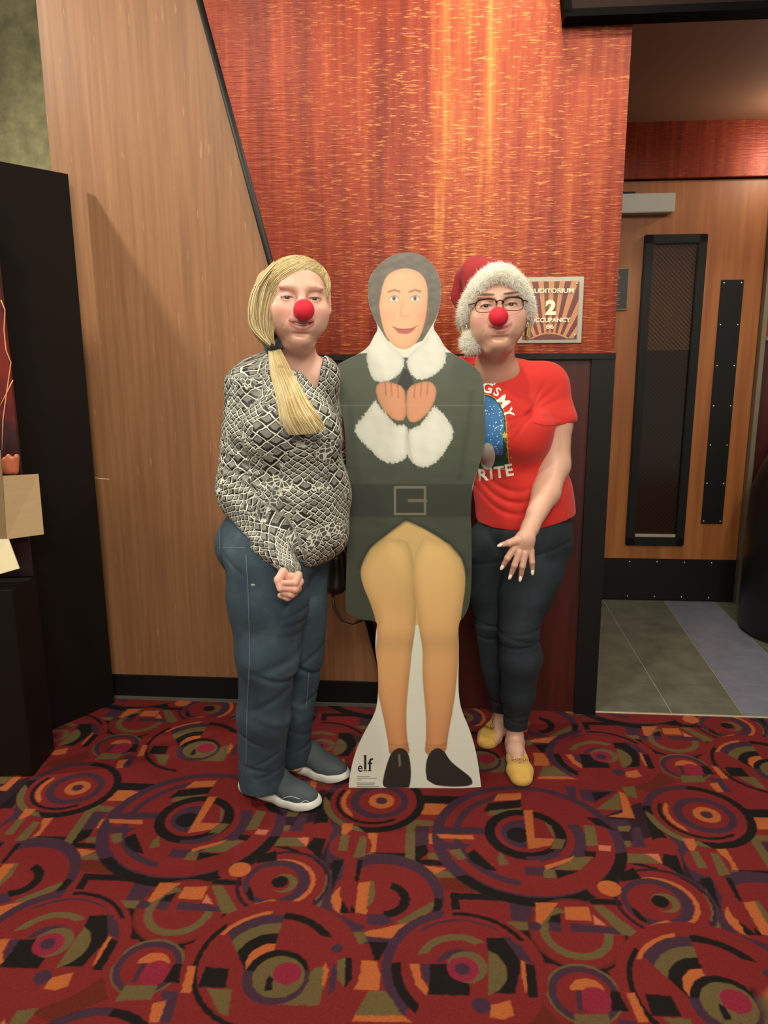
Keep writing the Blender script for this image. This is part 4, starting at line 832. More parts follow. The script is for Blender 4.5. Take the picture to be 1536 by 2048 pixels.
# hanging side lock on the left, before it turns into the tie
n = 1500; paths = np.zeros((n, 12, 3)); r0 = RNG.uniform(0, 1, n); r1 = RNG.normal(size=(n, 3))
for j, tt in enumerate(np.linspace(0, 1, 12)):
    x = np.polyval(np.polyfit([0, .35, .7, 1], [562, 531, 524, 543], 3), tt) + 1.6 * np.sin(7 * tt + 9 * r0) + (r0 - .5) * np.interp(tt, [0, .3, .7, 1], [30, 58, 50, 14]); y = np.polyval(np.polyfit([0, .35, .7, 1], [528, 585, 648, 690], 3), tt) + r1[:, 0] * 2
    for i in range(n): paths[i, j] = P(x[i], y[i], np.interp(tt, [0, .5, 1], [2.10, 2.075, 2.085]) + .012 * r1[i, 1])
tubes_fast('side_lock', paths, .0011, M_BLONDE, hair)
# ponytail core and strands
pc = [P(549, 700, 2.075), P(562, 745, 2.03), P(580, 790, 1.99), P(598, 832, 1.97), P(614, 866, 1.97)]; pw = [12, 20, 27, 31, 30]
Fp = Field(axis(-.36, -.14, .004), axis(1.88, 2.14, .004), axis(1.06, 1.44, .004)); Fp.chain(pc[:4], [r_(w * .38, 2.05) for w in pw], .02, squash=((0, 1, 0), .6))
link('ponytail', Fp.mesh('ponytail'), M_BLONDE_CORE, hair, True)
n = 3000; K = 16; paths = np.zeros((n, K, 3)); a = RNG.uniform(0, 6.28, n); rr = np.sqrt(RNG.uniform(.12, 1, n)); ln = RNG.uniform(.80, 1.03, n); fr = RNG.normal(size=n)
pcx = np.array(pc); 
for j in range(K):
    tt = j / (K - 1) * ln; s = tt * (len(pc) - 1); c = np.stack([np.interp(s, range(len(pc)), pcx[:, q]) for q in range(3)], 1); w_ = np.interp(s, range(len(pc)), pw) * PXM(2.05, 1.2)
    wav = .0035 * np.sin(9 * tt + a) * tt
    paths[:, j] = c + np.stack([np.cos(a) * rr * w_ * 1.02 + wav, np.sin(a) * rr * w_ * .68, .10 * np.cos(a) * rr * w_ + (0 * tt)], 1)
ext = (fr * .006)[:, None] * np.linspace(0, 1, K)[None] ** 3; paths[:, :, 0] += ext; 
tubes_fast('tail_strands', paths, np.interp(np.linspace(0, 1, K), [0, .8, 1], [.0012, .0011, .0004])[None], M_BLONDE, hair)
# scrunchie
sc = []
for i in range(5): sc.append(([P(545 + 13 * math.cos(q) + i * .8, 690 + 9 * math.sin(q) + (i - 2) * 3, 2.085 - .02 * math.sin(q) + .004 * i) for q in np.linspace(0, 6.28, 20)[:-1]], .0085 + .002 * math.sin(i * 2), True))
tubes('scrunchie', sc, mat('black_scrunchie', lin(26, 24, 34), .6, sheen=.3), w1, 8)
link('earring', ballmesh('earring', H1.w((-.083, -.002, -.036)), .0032, 10, 8), mat('gold_stud', lin(230, 200, 130), .25, .9), w1, True)
def m_foam(t):
    v = t.coord(); h = t.noise(v, 420, 3); t.link(t.mix(h, lin(188, 14, 40), lin(216, 30, 56)), t.b.inputs['Base Color']); t.bump(h, .4, .0012)
M_FOAM = mat('red_foam', rough=.8, fn=m_foam)
link('clown_nose', ballmesh('clown_nose', H1.w((0.002, -.117, -.027)), .0270, 32, 20), M_FOAM, w1, True)

# sneakers
M_MESHG = mat('grey_knit_upper', rough=.8, fn=lambda t: (t.link(t.mix(t.noise(t.mapping(t.coord(), (500, 500, 500)), 1.0, 1), lin(50, 58, 64), lin(80, 90, 94)), t.b.inputs['Base Color'])))
M_SOLE = mat('white_foam_sole', rough=.6, fn=lambda t: t.link(t.mix(t.noise(t.coord(), 40, 3), lin(196, 194, 184), lin(226, 224, 216)), t.b.inputs['Base Color']))
def sneaker(heel, toe, parent, side=1):
    heel = np.array([heel[0], heel[1], 0]); toe = np.array([toe[0], toe[1], 0]); d = toe - heel; L = np.linalg.norm(d); d /= L; s = np.array([-d[1], d[0], 0])
    w = lambda a, b, z: heel + d * a * L + s * b + np.array([0, 0, z])
    lo = np.minimum(heel, toe) - .08; hi = np.maximum(heel, toe) + .08
    def fld(): return Field(axis(lo[0], hi[0], .0028), axis(lo[1], hi[1], .0028), axis(-.005, .15, .0028))
    out = [(0.10, .037, .060), (.35, .037, .055), (.62, .045, .048), (.80, .046, .044), (.90, .040, .040)]
    So = fld()
    for i in range(len(out) - 1):
        a, b = out[i], out[i + 1]; So.cone(w(a[0], 0, a[2] * .5), w(b[0], 0, b[2] * .5), a[1], b[1], .01, squash=((0, 0, 1), .75))
    Z = So.z[None, None, :]; pr = ((So.x[:, None, None] - heel[0]) * d[0] + (So.y[None, :, None] - heel[1]) * d[1]) / L
    zt = np.interp(pr, [-.1, .1, .4, .8, 1.05], [.056, .050, .040, .033, .038]); zb = .006 + .012 * np.clip((pr - .82) / .2, 0, 1) ** 1.5
    So.D = np.maximum(np.maximum(So.D, Z - zt), zb - Z).astype(np.float32)
    so = link('sole', So.mesh('sole'), M_SOLE, parent, True)
    U = fld(); U.cone(w(.13, 0, .06), w(.40, 0, .070), .036, .036, .02); U.cone(w(.40, 0, .072), w(.76, 0, .042), .038, .036, .02, squash=((0, 0, 1), .85)); U.cone(w(.68, 0, .042), w(.88, 0, .038), .040, .033, .02, squash=((0, 0, 1), .8)); U.cone(w(.16, 0, .07), w(.22, 0, .105), .032, .036, .02); U.cone(w(.30, 0, .088), w(.50, 0, .076), .034, .034, .02)
    U.D = np.maximum(U.D, .018 - Z).astype(np.float32); U.D += (.0008 * vnoise(U.x[:, None, None] * 20, U.y[None, :, None] * 20, U.z[None, None, :] * 20, 2)).astype(np.float32)
    up = link('upper', U.mesh('upper'), M_MESHG, parent, True); return so, up, w
sn = root('unused', '', '')
bpy.data.objects.remove(sn)
def shoe_root(nm, par):
    o = bpy.data.objects.new(nm, None); COL.objects.link(o); o.parent = par; return o
s1 = shoe_root('sneaker', w1); so, up, ws = sneaker(FL(486, 1583), FL(634, 1618), s1)
s2 = shoe_root('sneaker', w1); so2, up2, ws2 = sneaker(FL(566, 1535), FL(690, 1562), s2)
bu = bvh_of(up.data)
lg = [(drape(bu, poly_pts(p, 8), .0008), .0011) for p in ([(532, 1577), (548, 1590), (553, 1588), (542, 1575), (532, 1577)], [(556, 1600), (580, 1592), (600, 1598)], [(590, 1612), (612, 1600), (622, 1608)])]
lg = [x for x in lg if len(x[0]) > 3]
if lg: tubes('emblem', lg, mat('silver_print', lin(190, 196, 196), .4), up, 5)

# ================================================================== woman in the red t-shirt
w2 = root('person', 'woman in red slogan t-shirt, santa hat and glasses, one hand on her thigh', 'person')
H2 = Head(P(992, 618, 2.32), 1.10, rotm(math.radians(-3), math.radians(4), math.radians(-3)), 2)
TY = 2.50
def torso2(F, i=0.0, cloth=False):
    i = i if cloth else i - .016
    F.cone(P(925, 752, TY), P(1092, 770, TY - .02), .050 + i, .052 + i, .05)
    F.cone(P(1005, 810, TY), P(1040, 960, TY + .03), .125 + i, .135 + i, .06)
    F.ell(P(975, 858, TY - .10), (.08 + i, .075 + i, .08 + i), None, .05); F.ell(P(1050, 862, TY - .11), (.08 + i, .075 + i, .08 + i), None, .05)
    F.ell(P(1050, 1000, TY + .03), (.150 + i, .135 + i, .13 + i), None, .05)
a2S, a2E, a2W = P(1105, 775, 2.46), P(1108, 930, 2.42), P(1060, 1055, 2.26)
b2S, b2E = P(915, 770, TY), P(860, 900, 2.56)
leg2 = [P(1072, 1090, 2.50), P(1050, 1180, 2.46), P(1037, 1262, 2.41), P(1042, 1330, 2.41), P(1030, 1440, 2.44), P(1030, 1490, 2.45)]
leg3 = [P(1000, 1090, 2.53), P(985, 1240, 2.50), P(996, 1330, 2.54), P(1004, 1440, 2.585), P(1002, 1455, 2.60)]
hh = P(1037, 1100, 2.21); hd = H2.c
F = Field(axis(-.0 + .05, .66, .007, [(hd[0] - .10, hd[0] + .10, .0019), (hh[0] - .06, hh[0] + .07, .0022)]), axis(2.06, 2.84, .0075, [(hd[1] - .125, hd[1] + .05, .0019), (2.19, 2.31, .0023)]),
          axis(.005, 1.70, .008, [(hd[2] - .135, hd[2] + .05, .0019), (hh[2] - .075, hh[2] + .06, .0022), (.005, .13, .004)]))
torso2(F); F.cone(a2S, P(1110, 840, 2.44), .036, .050, .03); F.cone(P(1110, 840, 2.44), a2E, .052, .050, .03)
F.cone(a2E, P(1092, 985, 2.36), .049, .042, .02); F.cone(P(1092, 985, 2.36), a2W, .042, .025, .02); F.ell(P(1120, 915, 2.44), (.022, .02, .03), None, .02)
F.cone(b2S, b2E, .05, .045, .03)
F.chain(leg2, [.09, .075, .052, .050, .030, .031], .02); F.chain(leg3, [.085, .048, .044, .028, .030], .02)
F.cone(P(990, 755, 2.46), H2.w((0, .02, -.06)), .064, .052, .03); F.ell(H2.w((0, -.018, -.104)), (.042, .046, .024), H2.R, .03)
F.cone(P(1018, 740, 2.42), P(975, 740, 2.42), .03, .03, .03)
H2.build(F)
# feet
F.chain([P(1029, 1488, 2.45), FL(1030, 1500, .040), FL(1038, 1540, .022)], [.030, .027, .018], .02)
F.chain([P(1003, 1450, 2.60), FL(1001, 1455, .040), FL(988, 1482, .022)], [.029, .026, .018], .02)
HP = lambda x, y, Y: P(x, y, Y + .06)
# open hand resting on the thigh

F.cone(a2W, HP(1050, 1078, 2.165), .024, .027, .015, squash=((0, 1, 0), .8))
F.cone(HP(1046, 1082, 2.165), HP(1033, 1096, 2.16), .024, .017, .012, squash=((0, 1, 0), .6)); F.cone(HP(1052, 1082, 2.165), HP(1054, 1098, 2.165), .022, .019, .012, squash=((0, 1, 0), .6))
for pts, rd in (([(1027, 1098, 2.155), (1015, 1116, 2.15), (1005, 1134, 2.165)], [.0115, .0095, .0068]), ([(1038, 1105, 2.155), (1029, 1130, 2.15), (1021, 1152, 2.165)], [.0115, .0096, .0068]),
                ([(1050, 1106, 2.158), (1045, 1132, 2.152), (1041, 1156, 2.167)], [.0112, .0094, .0066]), ([(1062, 1102, 2.165), (1064, 1124, 2.16), (1065, 1143, 2.17)], [.0105, .0085, .006]),
                ([(1036, 1080, 2.16), (1018, 1086, 2.145), (1001, 1090, 2.15)], [.0145, .0105, .0068])):
    F.chain([HP(*q) for q in pts], rd, .0035)
me = F.mesh('body'); V = verts(me); col = np.tile(SKIN2, (len(V), 1))
H2.paint(V, col, SKIN2, (.52, .17, .16), (.05, .028, .02), (.64, .27, .21))
ft = V[:, 2] < .14; col[ft] = (.66, .40, .30)
setcol(me, col); body2 = link('body', me, M_SKIN, w2, True); H2.eyes(w2, (.045, .03, .02))
M_NAIL = mat('pale_nail_polish', lin(240, 226, 206), .2)
for x, y, Y, a in ((1004, 1135, 2.156, .45), (1020, 1154, 2.156, .35), (1040.5, 1158, 2.158, .15), (1065, 1145, 2.163, 0), (1000, 1090.5, 2.142, 1.2)):
    bm = bmesh.new(); bmesh.ops.create_uvsphere(bm, u_segments=12, v_segments=8, radius=1); bmesh.ops.transform(bm, matrix=Matrix.Translation(Vector(P(x, y, Y + .06))) @ Matrix.Rotation(a, 4, 'Y') @ Matrix.Diagonal((.0052, .004, .0095, 1)), verts=bm.verts)
    link('fingernail', bmesh_me('fingernail', bm), M_NAIL, w2, True)

# t-shirt
B = Field(axis(.08, .66, .004), axis(2.24, 2.76, .0042), axis(.76, 1.42, .0042)); torso2(B, .012, True)
B.cone(P(1090, 770, 2.475), P(1110, 838, 2.45), .066, .069, .035); B.cone(b2S, P(890, 840, 2.53), .06, .065, .03)
B.ell(P(1050, 1035, TY + .03), (.155, .145, .10), None, .04)
X, Y_, Z_ = B.x[:, None, None], B.y[None, :, None], B.z[None, None, :]
zh = np.interp(B.x, [P(940, 1068, 2.3)[0], P(1000, 1077, 2.3)[0], P(1070, 1072, 2.3)[0], P(1155, 1035, 2.4)[0]], [P(940, 1068, 2.3)[2], P(1000, 1077, 2.3)[2], P(1070, 1074, 2.3)[2], P(1155, 1040, 2.4)[2]])[:, None, None]
B.D = np.maximum(B.D, zh - Z_ + 0 * B.D).astype(np.float32)
# sleeve hem cut (only on the arm side)
arm_side = X - P(1062, 850, 2.35)[0]; zs = P(1110, 852, 2.35)[2] + .06 * (X - P(1110, 850, 2.35)[0])
near_arm = np.exp(-((X - a2E[0]) / .075) ** 2) * (Z_ < P(1110, 852, 2.35)[2])
S = Field(B.x, B.y, B.z); S.cone(P(1106, 860, 2.448), P(1112, 990, 2.43), .080, .080, 0); Dsub = np.where(Z_ < zs, S.D, .2); keep = B.D.copy()
T2 = Field(B.x, B.y, B.z); torso2(T2, .012, True); T2.ell(P(1050, 1035, TY + .03), (.155, .145, .10), None, .04); T2.D = np.maximum(T2.D, zh - Z_)
B.D = np.where((Z_ < zs) & (S.D < 0.0), np.maximum(T2.D, -1), B.D).astype(np.float32)
d = np.zeros_like(B.D)
gx = P(1000, 1000, 2.3)[0]
for z0, am in ((988, .005), (1012, .008), (1036, .006)):      # draping folds at the waist
    zc = P(1020, z0, 2.3)[2]; q = Z_ - zc - .9 * (X - gx - .05) ** 2 * 6 + .16 * (X - gx); d += am * np.exp(-(q / .0085) ** 2) * np.exp(-((X - gx - .01) / .10) ** 2)
ux = P(1063, 830, 2.3)
for sl, am in ((.8, .007), (.35, .006), (1.5, .006), (-.2, .004)):                        # folds radiating from the underarm
    q = (Z_ - ux[2]) - sl * (X - ux[0]); d += am * np.exp(-(q / .009) ** 2) * np.exp(-((X - ux[0]) ** 2 + (Z_ - ux[2]) ** 2) / .085 ** 2)
d += .0016 * vnoise(X * 7, Y_ * 7, Z_ * 6, 9); B.D += d.astype(np.float32)
B.cone(P(992, 690, 2.36), P(988, 716, 2.31), .070, .062, .004, 'sub')
B.cone(P(988, 700, 2.34), P(986, 722, 2.31), .062, .056, .004, 'sub')
B.cone(P(1035, 690, 2.46), P(950, 700, 2.46), .05, .05, .004, 'sub')
def m_shirt(t):
    v = t.coord(); h = t.noise(v, 500, 2); h2 = t.noise(v, 12, 3); t.link(t.mix(h2, lin(212, 46, 34), lin(196, 34, 28)), t.b.inputs['Base Color']); t.bump(h, .2, .0005)
M_SHIRT = mat('red_cotton_jersey', rough=.85, fn=m_shirt, sheen=.1)
shirt = link('t_shirt', B.mesh('t_shirt'), M_SHIRT, w2, True); bs = bvh_of(shirt.data)
def seamline(p, r=.0011, n=20): return (drape(bs, poly_pts(p, n), .0004), r)
sl = [seamline(p) for p in ([(1066, 845), (1090, 851), (1120, 850), (1152, 838)], [(950, 1064), (1000, 1071), (1060, 1068)])]
tubes('seam', [x for x in sl if len(x[0]) > 3], mat('red_thread', lin(176, 30, 26), .8), shirt, 5)
def decal(name, polys, m, off, parent, sub=3.0):
    """flat print laid on the cloth: each outline (photo pixels) is filled, refined and dropped onto the shirt"""
    bm = bmesh.new()
    for poly in polys:
        vs = [bm.verts.new((x, y, 0)) for x, y in poly]
        try: bm.faces.new(vs)
        except Exception: pass
    bmesh.ops.triangulate(bm, faces=bm.faces); 
    for _ in range(6):
        es = [e for e in bm.edges if e.calc_length() > sub]
        if not es: break
        bmesh.ops.subdivide_edges(bm, edges=es, cuts=1); bmesh.ops.triangulate(bm, faces=bm.faces)
    dead = []
    for v in bm.verts:
        r = ray(v.co.x, v.co.y); h = bs.ray_cast(Vector(CPOS), Vector(r))
        if h[0] is None: dead.append(v); continue
        v.co = h[0] + h[1] * off * (1 if h[1].dot(Vector(r)) < 0 else -1)
    bmesh.ops.delete(bm, geom=dead, context='VERTS'); me = bpy.data.meshes.new(name); bm.to_mesh(me); bm.free(); return link(name, me, m, parent, True)
def arc_poly(cx, cy, rx, ry, a0=0, a1=360, n=40): return [(cx + rx * math.cos(math.radians(q)), cy - ry * math.sin(math.radians(q))) for q in np.linspace(a0, a1, n, endpoint=(a1 - a0) != 360)]
dome = lambda g=0: [(930, 935 + g)] + [(930, 830)] + arc_poly(968, 848, 42 + g, 57 + g, 115, 0, 20) + [(1012 + g, 880), (1017 + g, 936 + g)]
M_GOLD = mat('gold_print', lin(196, 150, 74), .5)
decal('globe_outline', [dome(3)], M_GOLD, .0006, shirt)
decal('globe_green', [dome(1.2)], mat('green_print', lin(28, 66, 52), .7), .0009, shirt)
def m_snow(t):
    v = t.coord(); vo = t.node('ShaderNodeTexVoronoi'); t.link(v, vo.inputs['Vector']); vo.inputs['Scale'].default_value = 110; h = t.noise(v, 20, 3)
    t.link(t.mix(t.math('LESS_THAN', vo.outputs['Distance'], .22), t.mix(h, lin(28, 76, 142), lin(70, 134, 186)), lin(198, 220, 230)), t.b.inputs['Base Color'])
decal('globe_sky', [[(930, 908), (930, 830)] + arc_poly(968, 848, 40, 55, 115, 0, 20) + [(1006, 880), (1006, 908), (975, 912)]], mat('blue_snow_print', rough=.7, fn=m_snow), .0012, shirt)
decal('globe_snow', [arc_poly(975, 912, 15, 27)], mat('pale_grey_print', lin(196, 190, 182), .7), .0016, shirt)
M_WP = mat('white_print', lin(238, 232, 218), .6)
def letters(items, name):
    me_all = []; bm = bmesh.new()
    for ch, x, y, sz, rot in items:
        tm = text_mesh(ch, sz * 1.35, 4, offset=.035 * sz); b2 = bmesh.new(); b2.from_mesh(tm); bmesh.ops.transform(b2, matrix=Matrix.Translation((x, y, 0)) @ Matrix.Rotation(math.radians(rot), 4, 'Z') @ Matrix.Diagonal((1, -1, 1, 1)), verts=b2.verts)
        m2 = bpy.data.meshes.new('l'); b2.to_mesh(m2); b2.free(); bm.from_mesh(m2)
    bmesh.ops.triangulate(bm, faces=bm.faces)
    for _ in range(3):
        es = [e for e in bm.edges if e.calc_length() > 4]
        if es: bmesh.ops.subdivide_edges(bm, edges=es, cuts=1); bmesh.ops.triangulate(bm, faces=bm.faces)
    dead = []
    for v in bm.verts:
        r = ray(v.co.x, v.co.y); h = bs.ray_cast(Vector(CPOS), Vector(r))
        if h[0] is None: dead.append(v)
        else: v.co = h[0] + h[1] * .0018 * (1 if h[1].dot(Vector(r)) < 0 else -1)
    bmesh.ops.delete(bm, geom=dead, context='VERTS'); me = bpy.data.meshes.new(name); bm.to_mesh(me); bm.free(); return link(name, me, M_WP, shirt)
letters([('G', 975, 777, 22, 14), ('\'', 986.5, 774, 22, 24), ('S', 994, 785, 18, 30), ('M', 1006, 804, 22, 52), ('Y', 1016, 826, 20, 72)], 'slogan_top')
letters([('R', 966, 951, 24, -4), ('I', 983, 948, 24, -5), ('T', 999, 945, 24, -7), ('E', 1018, 941, 25, -10)], 'slogan_bottom')
sw = []
for cx, cy, rx, ry, a0, a1 in ((1008, 845, 6, 7, 200, -60), (1014, 858, 5, 5, 120, -150), (1014, 880, 5, 5, 60, 330), (1018, 892, 5, 6, 90, 300), (1018, 910, 5, 6, 100, 330), (1022, 922, 5, 6, 60, 280)):
    q = drape(bs, arc_poly(cx, cy, rx, ry, a0, a1, 12), .0016)
    if len(q) > 4: sw.append((q, .0008))
tubes('scroll_print', sw, M_GOLD, shirt, 5)
decal('star_print', [[(1009, 862), (1011, 867), (1016, 868), (1012, 871), (1013, 876), (1009, 873), (1005, 876), (1006, 871), (1002, 868), (1007, 867)]], mat('yellow_print', lin(214, 180, 60), .6), .0016, shirt)

# dark jeans
M_DKJ = mat('dark_navy_denim', rough=.8, fn=m_denim(lin(24, 34, 42), lin(17, 25, 32), lin(38, 50, 58)))
J = Field(axis(.16, .64, .004), axis(2.20, 2.84, .0045), axis(.10, .98, .004))
J.ell(P(1052, 1060, 2.52), (.152, .145, .12), None, .03); J.cone(P(1072, 1085, 2.50), P(1060, 1140, 2.47), .120, .108, .03)
J.chain([P(1060, 1140, 2.47), P(1050, 1180, 2.45), leg2[2], P(1041, 1320, 2.42), P(1036, 1390, 2.43), P(1029, 1466, 2.45)], [.103, .093, .066, .069, .055, .038], .02)
J.chain([P(998, 1090, 2.53), P(980, 1180, 2.52), leg3[1], leg3[2], P(1004, 1430, 2.585)], [.108, .085, .060, .058, .037], .006)
X, Y_, Z_ = J.x[:, None, None], J.y[None, :, None], J.z[None, None, :]; d = .0015 * vnoise(X * 8, Y_ * 8, Z_ * 6, 12)
for z0, s0 in ((1262, .1), (1276, -.2), (1290, .1), (1120, .3), (1440, .2), (1452, -.2)): d = d + crease2(z0) if False else d + .003 * np.exp(-((Z_ - P(1040, z0, 2.38)[2] - s0 * (X - P(1040, z0, 2.38)[0])) / .006) ** 2)
J.D += d.astype(np.float32)
leg_cut = np.where(X > P(1003, 1440, 2.5)[0] - .0, P(1030, 1467, 2.43)[2], P(1003, 1442, 2.58)[2]); J.D = np.maximum(J.D, leg_cut - Z_).astype(np.float32)
jeans2 = link('jeans', J.mesh('jeans'), M_DKJ, w2, True); jeans2['label'] = 'tight dark navy jeans ending above the ankle'

# yellow flats
M_YEL = mat('mustard_suede', rough=.75, fn=lambda t: t.link(t.mix(t.noise(t.coord(), 30, 4), lin(196, 150, 62), lin(222, 178, 88)), t.b.inputs['Base Color']), sheen=.15)
M_BRASS = mat('brass_chain', lin(222, 172, 84), .25, .9)
def flat(heel, toe, parent):
    heel = np.array([heel[0], heel[1], 0]); toe = np.array([toe[0], toe[1], 0]); d = toe - heel; L = np.linalg.norm(d); d /= L; s = np.array([-d[1], d[0], 0])
    w = lambda a, b, z: heel + d * a * L + s * b + np.array([0, 0, z]); lo = np.minimum(heel, toe) - .07; hi = np.maximum(heel, toe) + .07
    U = Field(axis(lo[0], hi[0], .0025), axis(lo[1], hi[1], .0025), axis(-.002, .09, .0025))
    for a, b, ra, rb, za, zb in ((.12, .45, .033, .034, .028, .024), (.45, .72, .034, .042, .024, .022), (.72, .86, .042, .037, .022, .018)): U.cone(w(a, 0, za), w(b, 0, zb), ra, rb, .01, squash=((0, 0, 1), .72))
    Z = U.z[None, None, :]; pr = ((U.x[:, None, None] - heel[0]) * d[0] + (U.y[None, :, None] - heel[1]) * d[1]) / L
    U.cone(w(.10, 0, .062), w(.56, 0, .056), .027, .031, .003, 'sub'); U.D = np.maximum(np.maximum(U.D, .005 - Z), Z - np.interp(pr, [0, .1, .5, .75, 1], [.052, .05, .04, .05, .03])).astype(np.float32)
    up = link('upper', U.mesh('upper'), M_YEL, parent, True)
    pts = [w(.66, b, .050 - 6 * b * b) for b in np.linspace(-.024, .024, 9)]
    ch = []
    for i in range(8):
        c = (np.array(pts[i]) + pts[i + 1]) / 2 + np.array([0, 0, .004]); e = (pts[i + 1] - pts[i]); e = e / np.linalg.norm(e); up_ = np.cross(e, d) if i % 2 else d
        ch.append(([c + e * .0048 * math.cos(q) + up_ * .003 * math.sin(q) for q in np.linspace(0, 6.28, 10)[:-1]], .0011, True))
    c = w(.72, 0, .048); ch.append(([c + s * .0035 * math.cos(q) + d * .0055 * math.sin(q) for q in np.linspace(0, 6.28, 10)[:-1]], .0014, True))
    tubes('chain', ch, M_BRASS, up, 6); tubes('toe_seam', [([w(.66 + .20 * math.cos(q), .030 * math.sin(q), .0405 - .006 * abs(math.sin(q)) - .010 * math.cos(q)) for q in np.linspace(-1.45, 1.45, 14)], .0010)], mat('mustard_piping', lin(180, 134, 52), .7), up, 5)
    return up
f1 = shoe_root('flat_shoe', w2); flat(FL(1026, 1496), FL(1045, 1577), f1); f2 = shoe_root('flat_shoe', w2); flat(FL(1005, 1448), FL(969, 1499), f2)

# glasses
gl = []
M_FRAME = mat('dark_tortoise_frame', lin(40, 24, 20), .3)
for q in (-1, 1):
    pts = []
    for a in np.linspace(0, 6.283, 26)[:-1]:
        cx, sz = math.cos(a), math.sin(a); r = (abs(cx) ** 3 + abs(sz) ** 3) ** (-1 / 3.0); pts.append(H2.w((q * .034 + .0265 * cx * r, -.106 + .016 * (abs(q * .034 + .0265 * cx * r) / .06) ** 2, -.001 + .0165 * sz * r)))
    gl.append((pts, .0011, True)); gl.append((pts[1:13], .0027))
    gl.append(([H2.w((q * .060, -.090, .008)), H2.w((q * .076, -.06, .008)), H2.w((q * .081, .0, .004))], .0018))
gl.append(([H2.w((-.009, -.108, .006)), H2.w((0, -.111, .009)), H2.w((.009, -.108, .006))], .0020))
glasses = tubes('glasses', gl, M_FRAME, w2, 8)
link('clown_nose', ballmesh('clown_nose', H2.w((-.006, -.119, -.032)), .0270, 32, 20), M_FOAM, w2, True)
M_HOOP = mat('silver_hoop', lin(220, 214, 200), .2, .9)
for q in (-1, 1): tubes('earring', [([H2.w((q * .080, -.004 + .010 * math.sin(a), -.045 + .012 * math.cos(a))) for a in np.linspace(0, 6.28, 20)[:-1]], .0014, True)], M_HOOP, w2, 6)
# wisps of hair
n = 260; paths = np.zeros((n, 8, 3)); 
for i in range(n):
    q = 1 if i % 3 else -1; a = RNG.uniform(-.2, 1); x0 = q * (.078 + .010 * RNG.random()); y0 = .005 + .05 * RNG.random(); z1 = -.07 - .03 * RNG.random() if q < 0 else -.055 - .03 * RNG.random()
    for j in range(8): tt = j / 7; paths[i, j] = H2.w((x0 + q * .006 * math.sin(3 * tt), y0, .03 * (1 - tt) + z1 * tt))
h2 = tubes_fast('side_hair', paths[[i for i in range(n) if i % 3]], .0010, M_BLONDE, w2); tubes_fast('side_hair', paths[[i for i in range(n) if not i % 3]], .0010, M_BLONDE, w2)
n = 60; paths = np.zeros((n, 7, 3))
for i in range(n):
    a = RNG.uniform(-.5, .9); 
    for j in range(7): tt = j / 6; paths[i, j] = H2.w((math.sin(a) * (.070 + .008 * tt), -.082 * math.cos(a) - .006 + .006 * tt * 0, .085 - (.020 + .02 * abs(a)) * tt))
tubes_fast('fringe', paths, .0008, M_BLONDE, h2)
# santa hat
hat = bpy.data.objects.new('santa_hat', None); COL.objects.link(hat); hat.parent = w2
M_HATR = mat('red_velvet', rough=.8, fn=lambda t: t.link(t.mix(t.noise(t.coord(), 25, 3), lin(126, 8, 18), lin(158, 12, 24)), t.b.inputs['Base Color']), sheen=.08)
def m_fur(t):
    tr = t.node('ShaderNodeBsdfTranslucent'); tr.inputs[0].default_value = (*lin(252, 251, 244), 1); mx = t.node('ShaderNodeMixShader'); mx.inputs[0].default_value = .5
    out = [n_ for n_ in t.n if n_.type == 'OUTPUT_MATERIAL'][0]; t.link(t.b.outputs[0], mx.inputs[1]); t.link(tr.outputs[0], mx.inputs[2]); t.link(mx.outputs[0], out.inputs[0]); t.b.inputs['Base Color'].default_value = (*lin(252, 251, 244), 1)
M_FUR = mat('white_fur', rough=.9, fn=m_fur); M_FURC = mat('fur_core', lin(246, 244, 234), rough=.95)
ring = []
for a in np.linspace(0, 6.283, 33)[:-1]:
    x = math.sin(a); y = -math.cos(a); f = (1 - y) / 2          # f=1 at the brow
    ring.append(H2.w((x * .080, .012 + y * .100 + .0 * f, .080 - .112 * (1 - f) ** .85 - .0 * abs(x) - .035 * x * x)))
Fh = Field(axis(hd[0] - .17, hd[0] + .17, .0045), axis(hd[1] - .17, hd[1] + .20, .0045), axis(hd[2] - .12, hd[2] + .20, .0045))
rg = ring + [ring[0]]
for i in range(32): Fh.cone(rg[i], rg[i + 1], .0195, .0195, .005)
band = link('fur_band', Fh.mesh('fur_band'), M_FURC, hat, True)
p, nn = sample_surface(band.data, 26000); fur('fur', p, nn, .013, M_FUR, band, .2, seed=3)
Fc = Field(axis(hd[0] - .20, hd[0] + .17, .004), axis(hd[1] - .17, hd[1] + .25, .004), axis(hd[2] - .06, hd[2] + .22, .004))
Fc.ell(H2.w((0, .025, .055)), (.092, .105, .083), H2.R, 0); Fc.ell(H2.w((-.050, .01, .095)), (.040, .05, .040), H2.R, .03)
Fc.chain([H2.w((-.050, .03, .100)), H2.w((-.072, .05, .092)), H2.w((-.088, .06, .05)), H2.w((-.088, .06, -.02))], [.040, .030, .022, .016], .03)
X, Y_, Z_ = Fc.x[:, None, None], Fc.y[None, :, None], Fc.z[None, None, :]; Fc.D += (.003 * np.sin(70 * (X - .6 * Z_) + 20 * Y_)).astype(np.float32) + (.0025 * vnoise(X * 12, Y_ * 12, Z_ * 12, 3)).astype(np.float32)
dcut = Fc.D; L0 = H2.w((0, 0, 0)); nrm = H2.R @ np.array([0, -.62, -.78]); pc0 = H2.w((0, -.06, .075)); dd = (X - pc0[0]) * nrm[0] + (Y_ - pc0[1]) * nrm[1] + (Z_ - pc0[2]) * nrm[2]; Fc.D = np.where(X > L0[0] - .085, np.maximum(Fc.D, dd), Fc.D).astype(np.float32)
link('cap', Fc.mesh('cap'), M_HATR, hat, True)
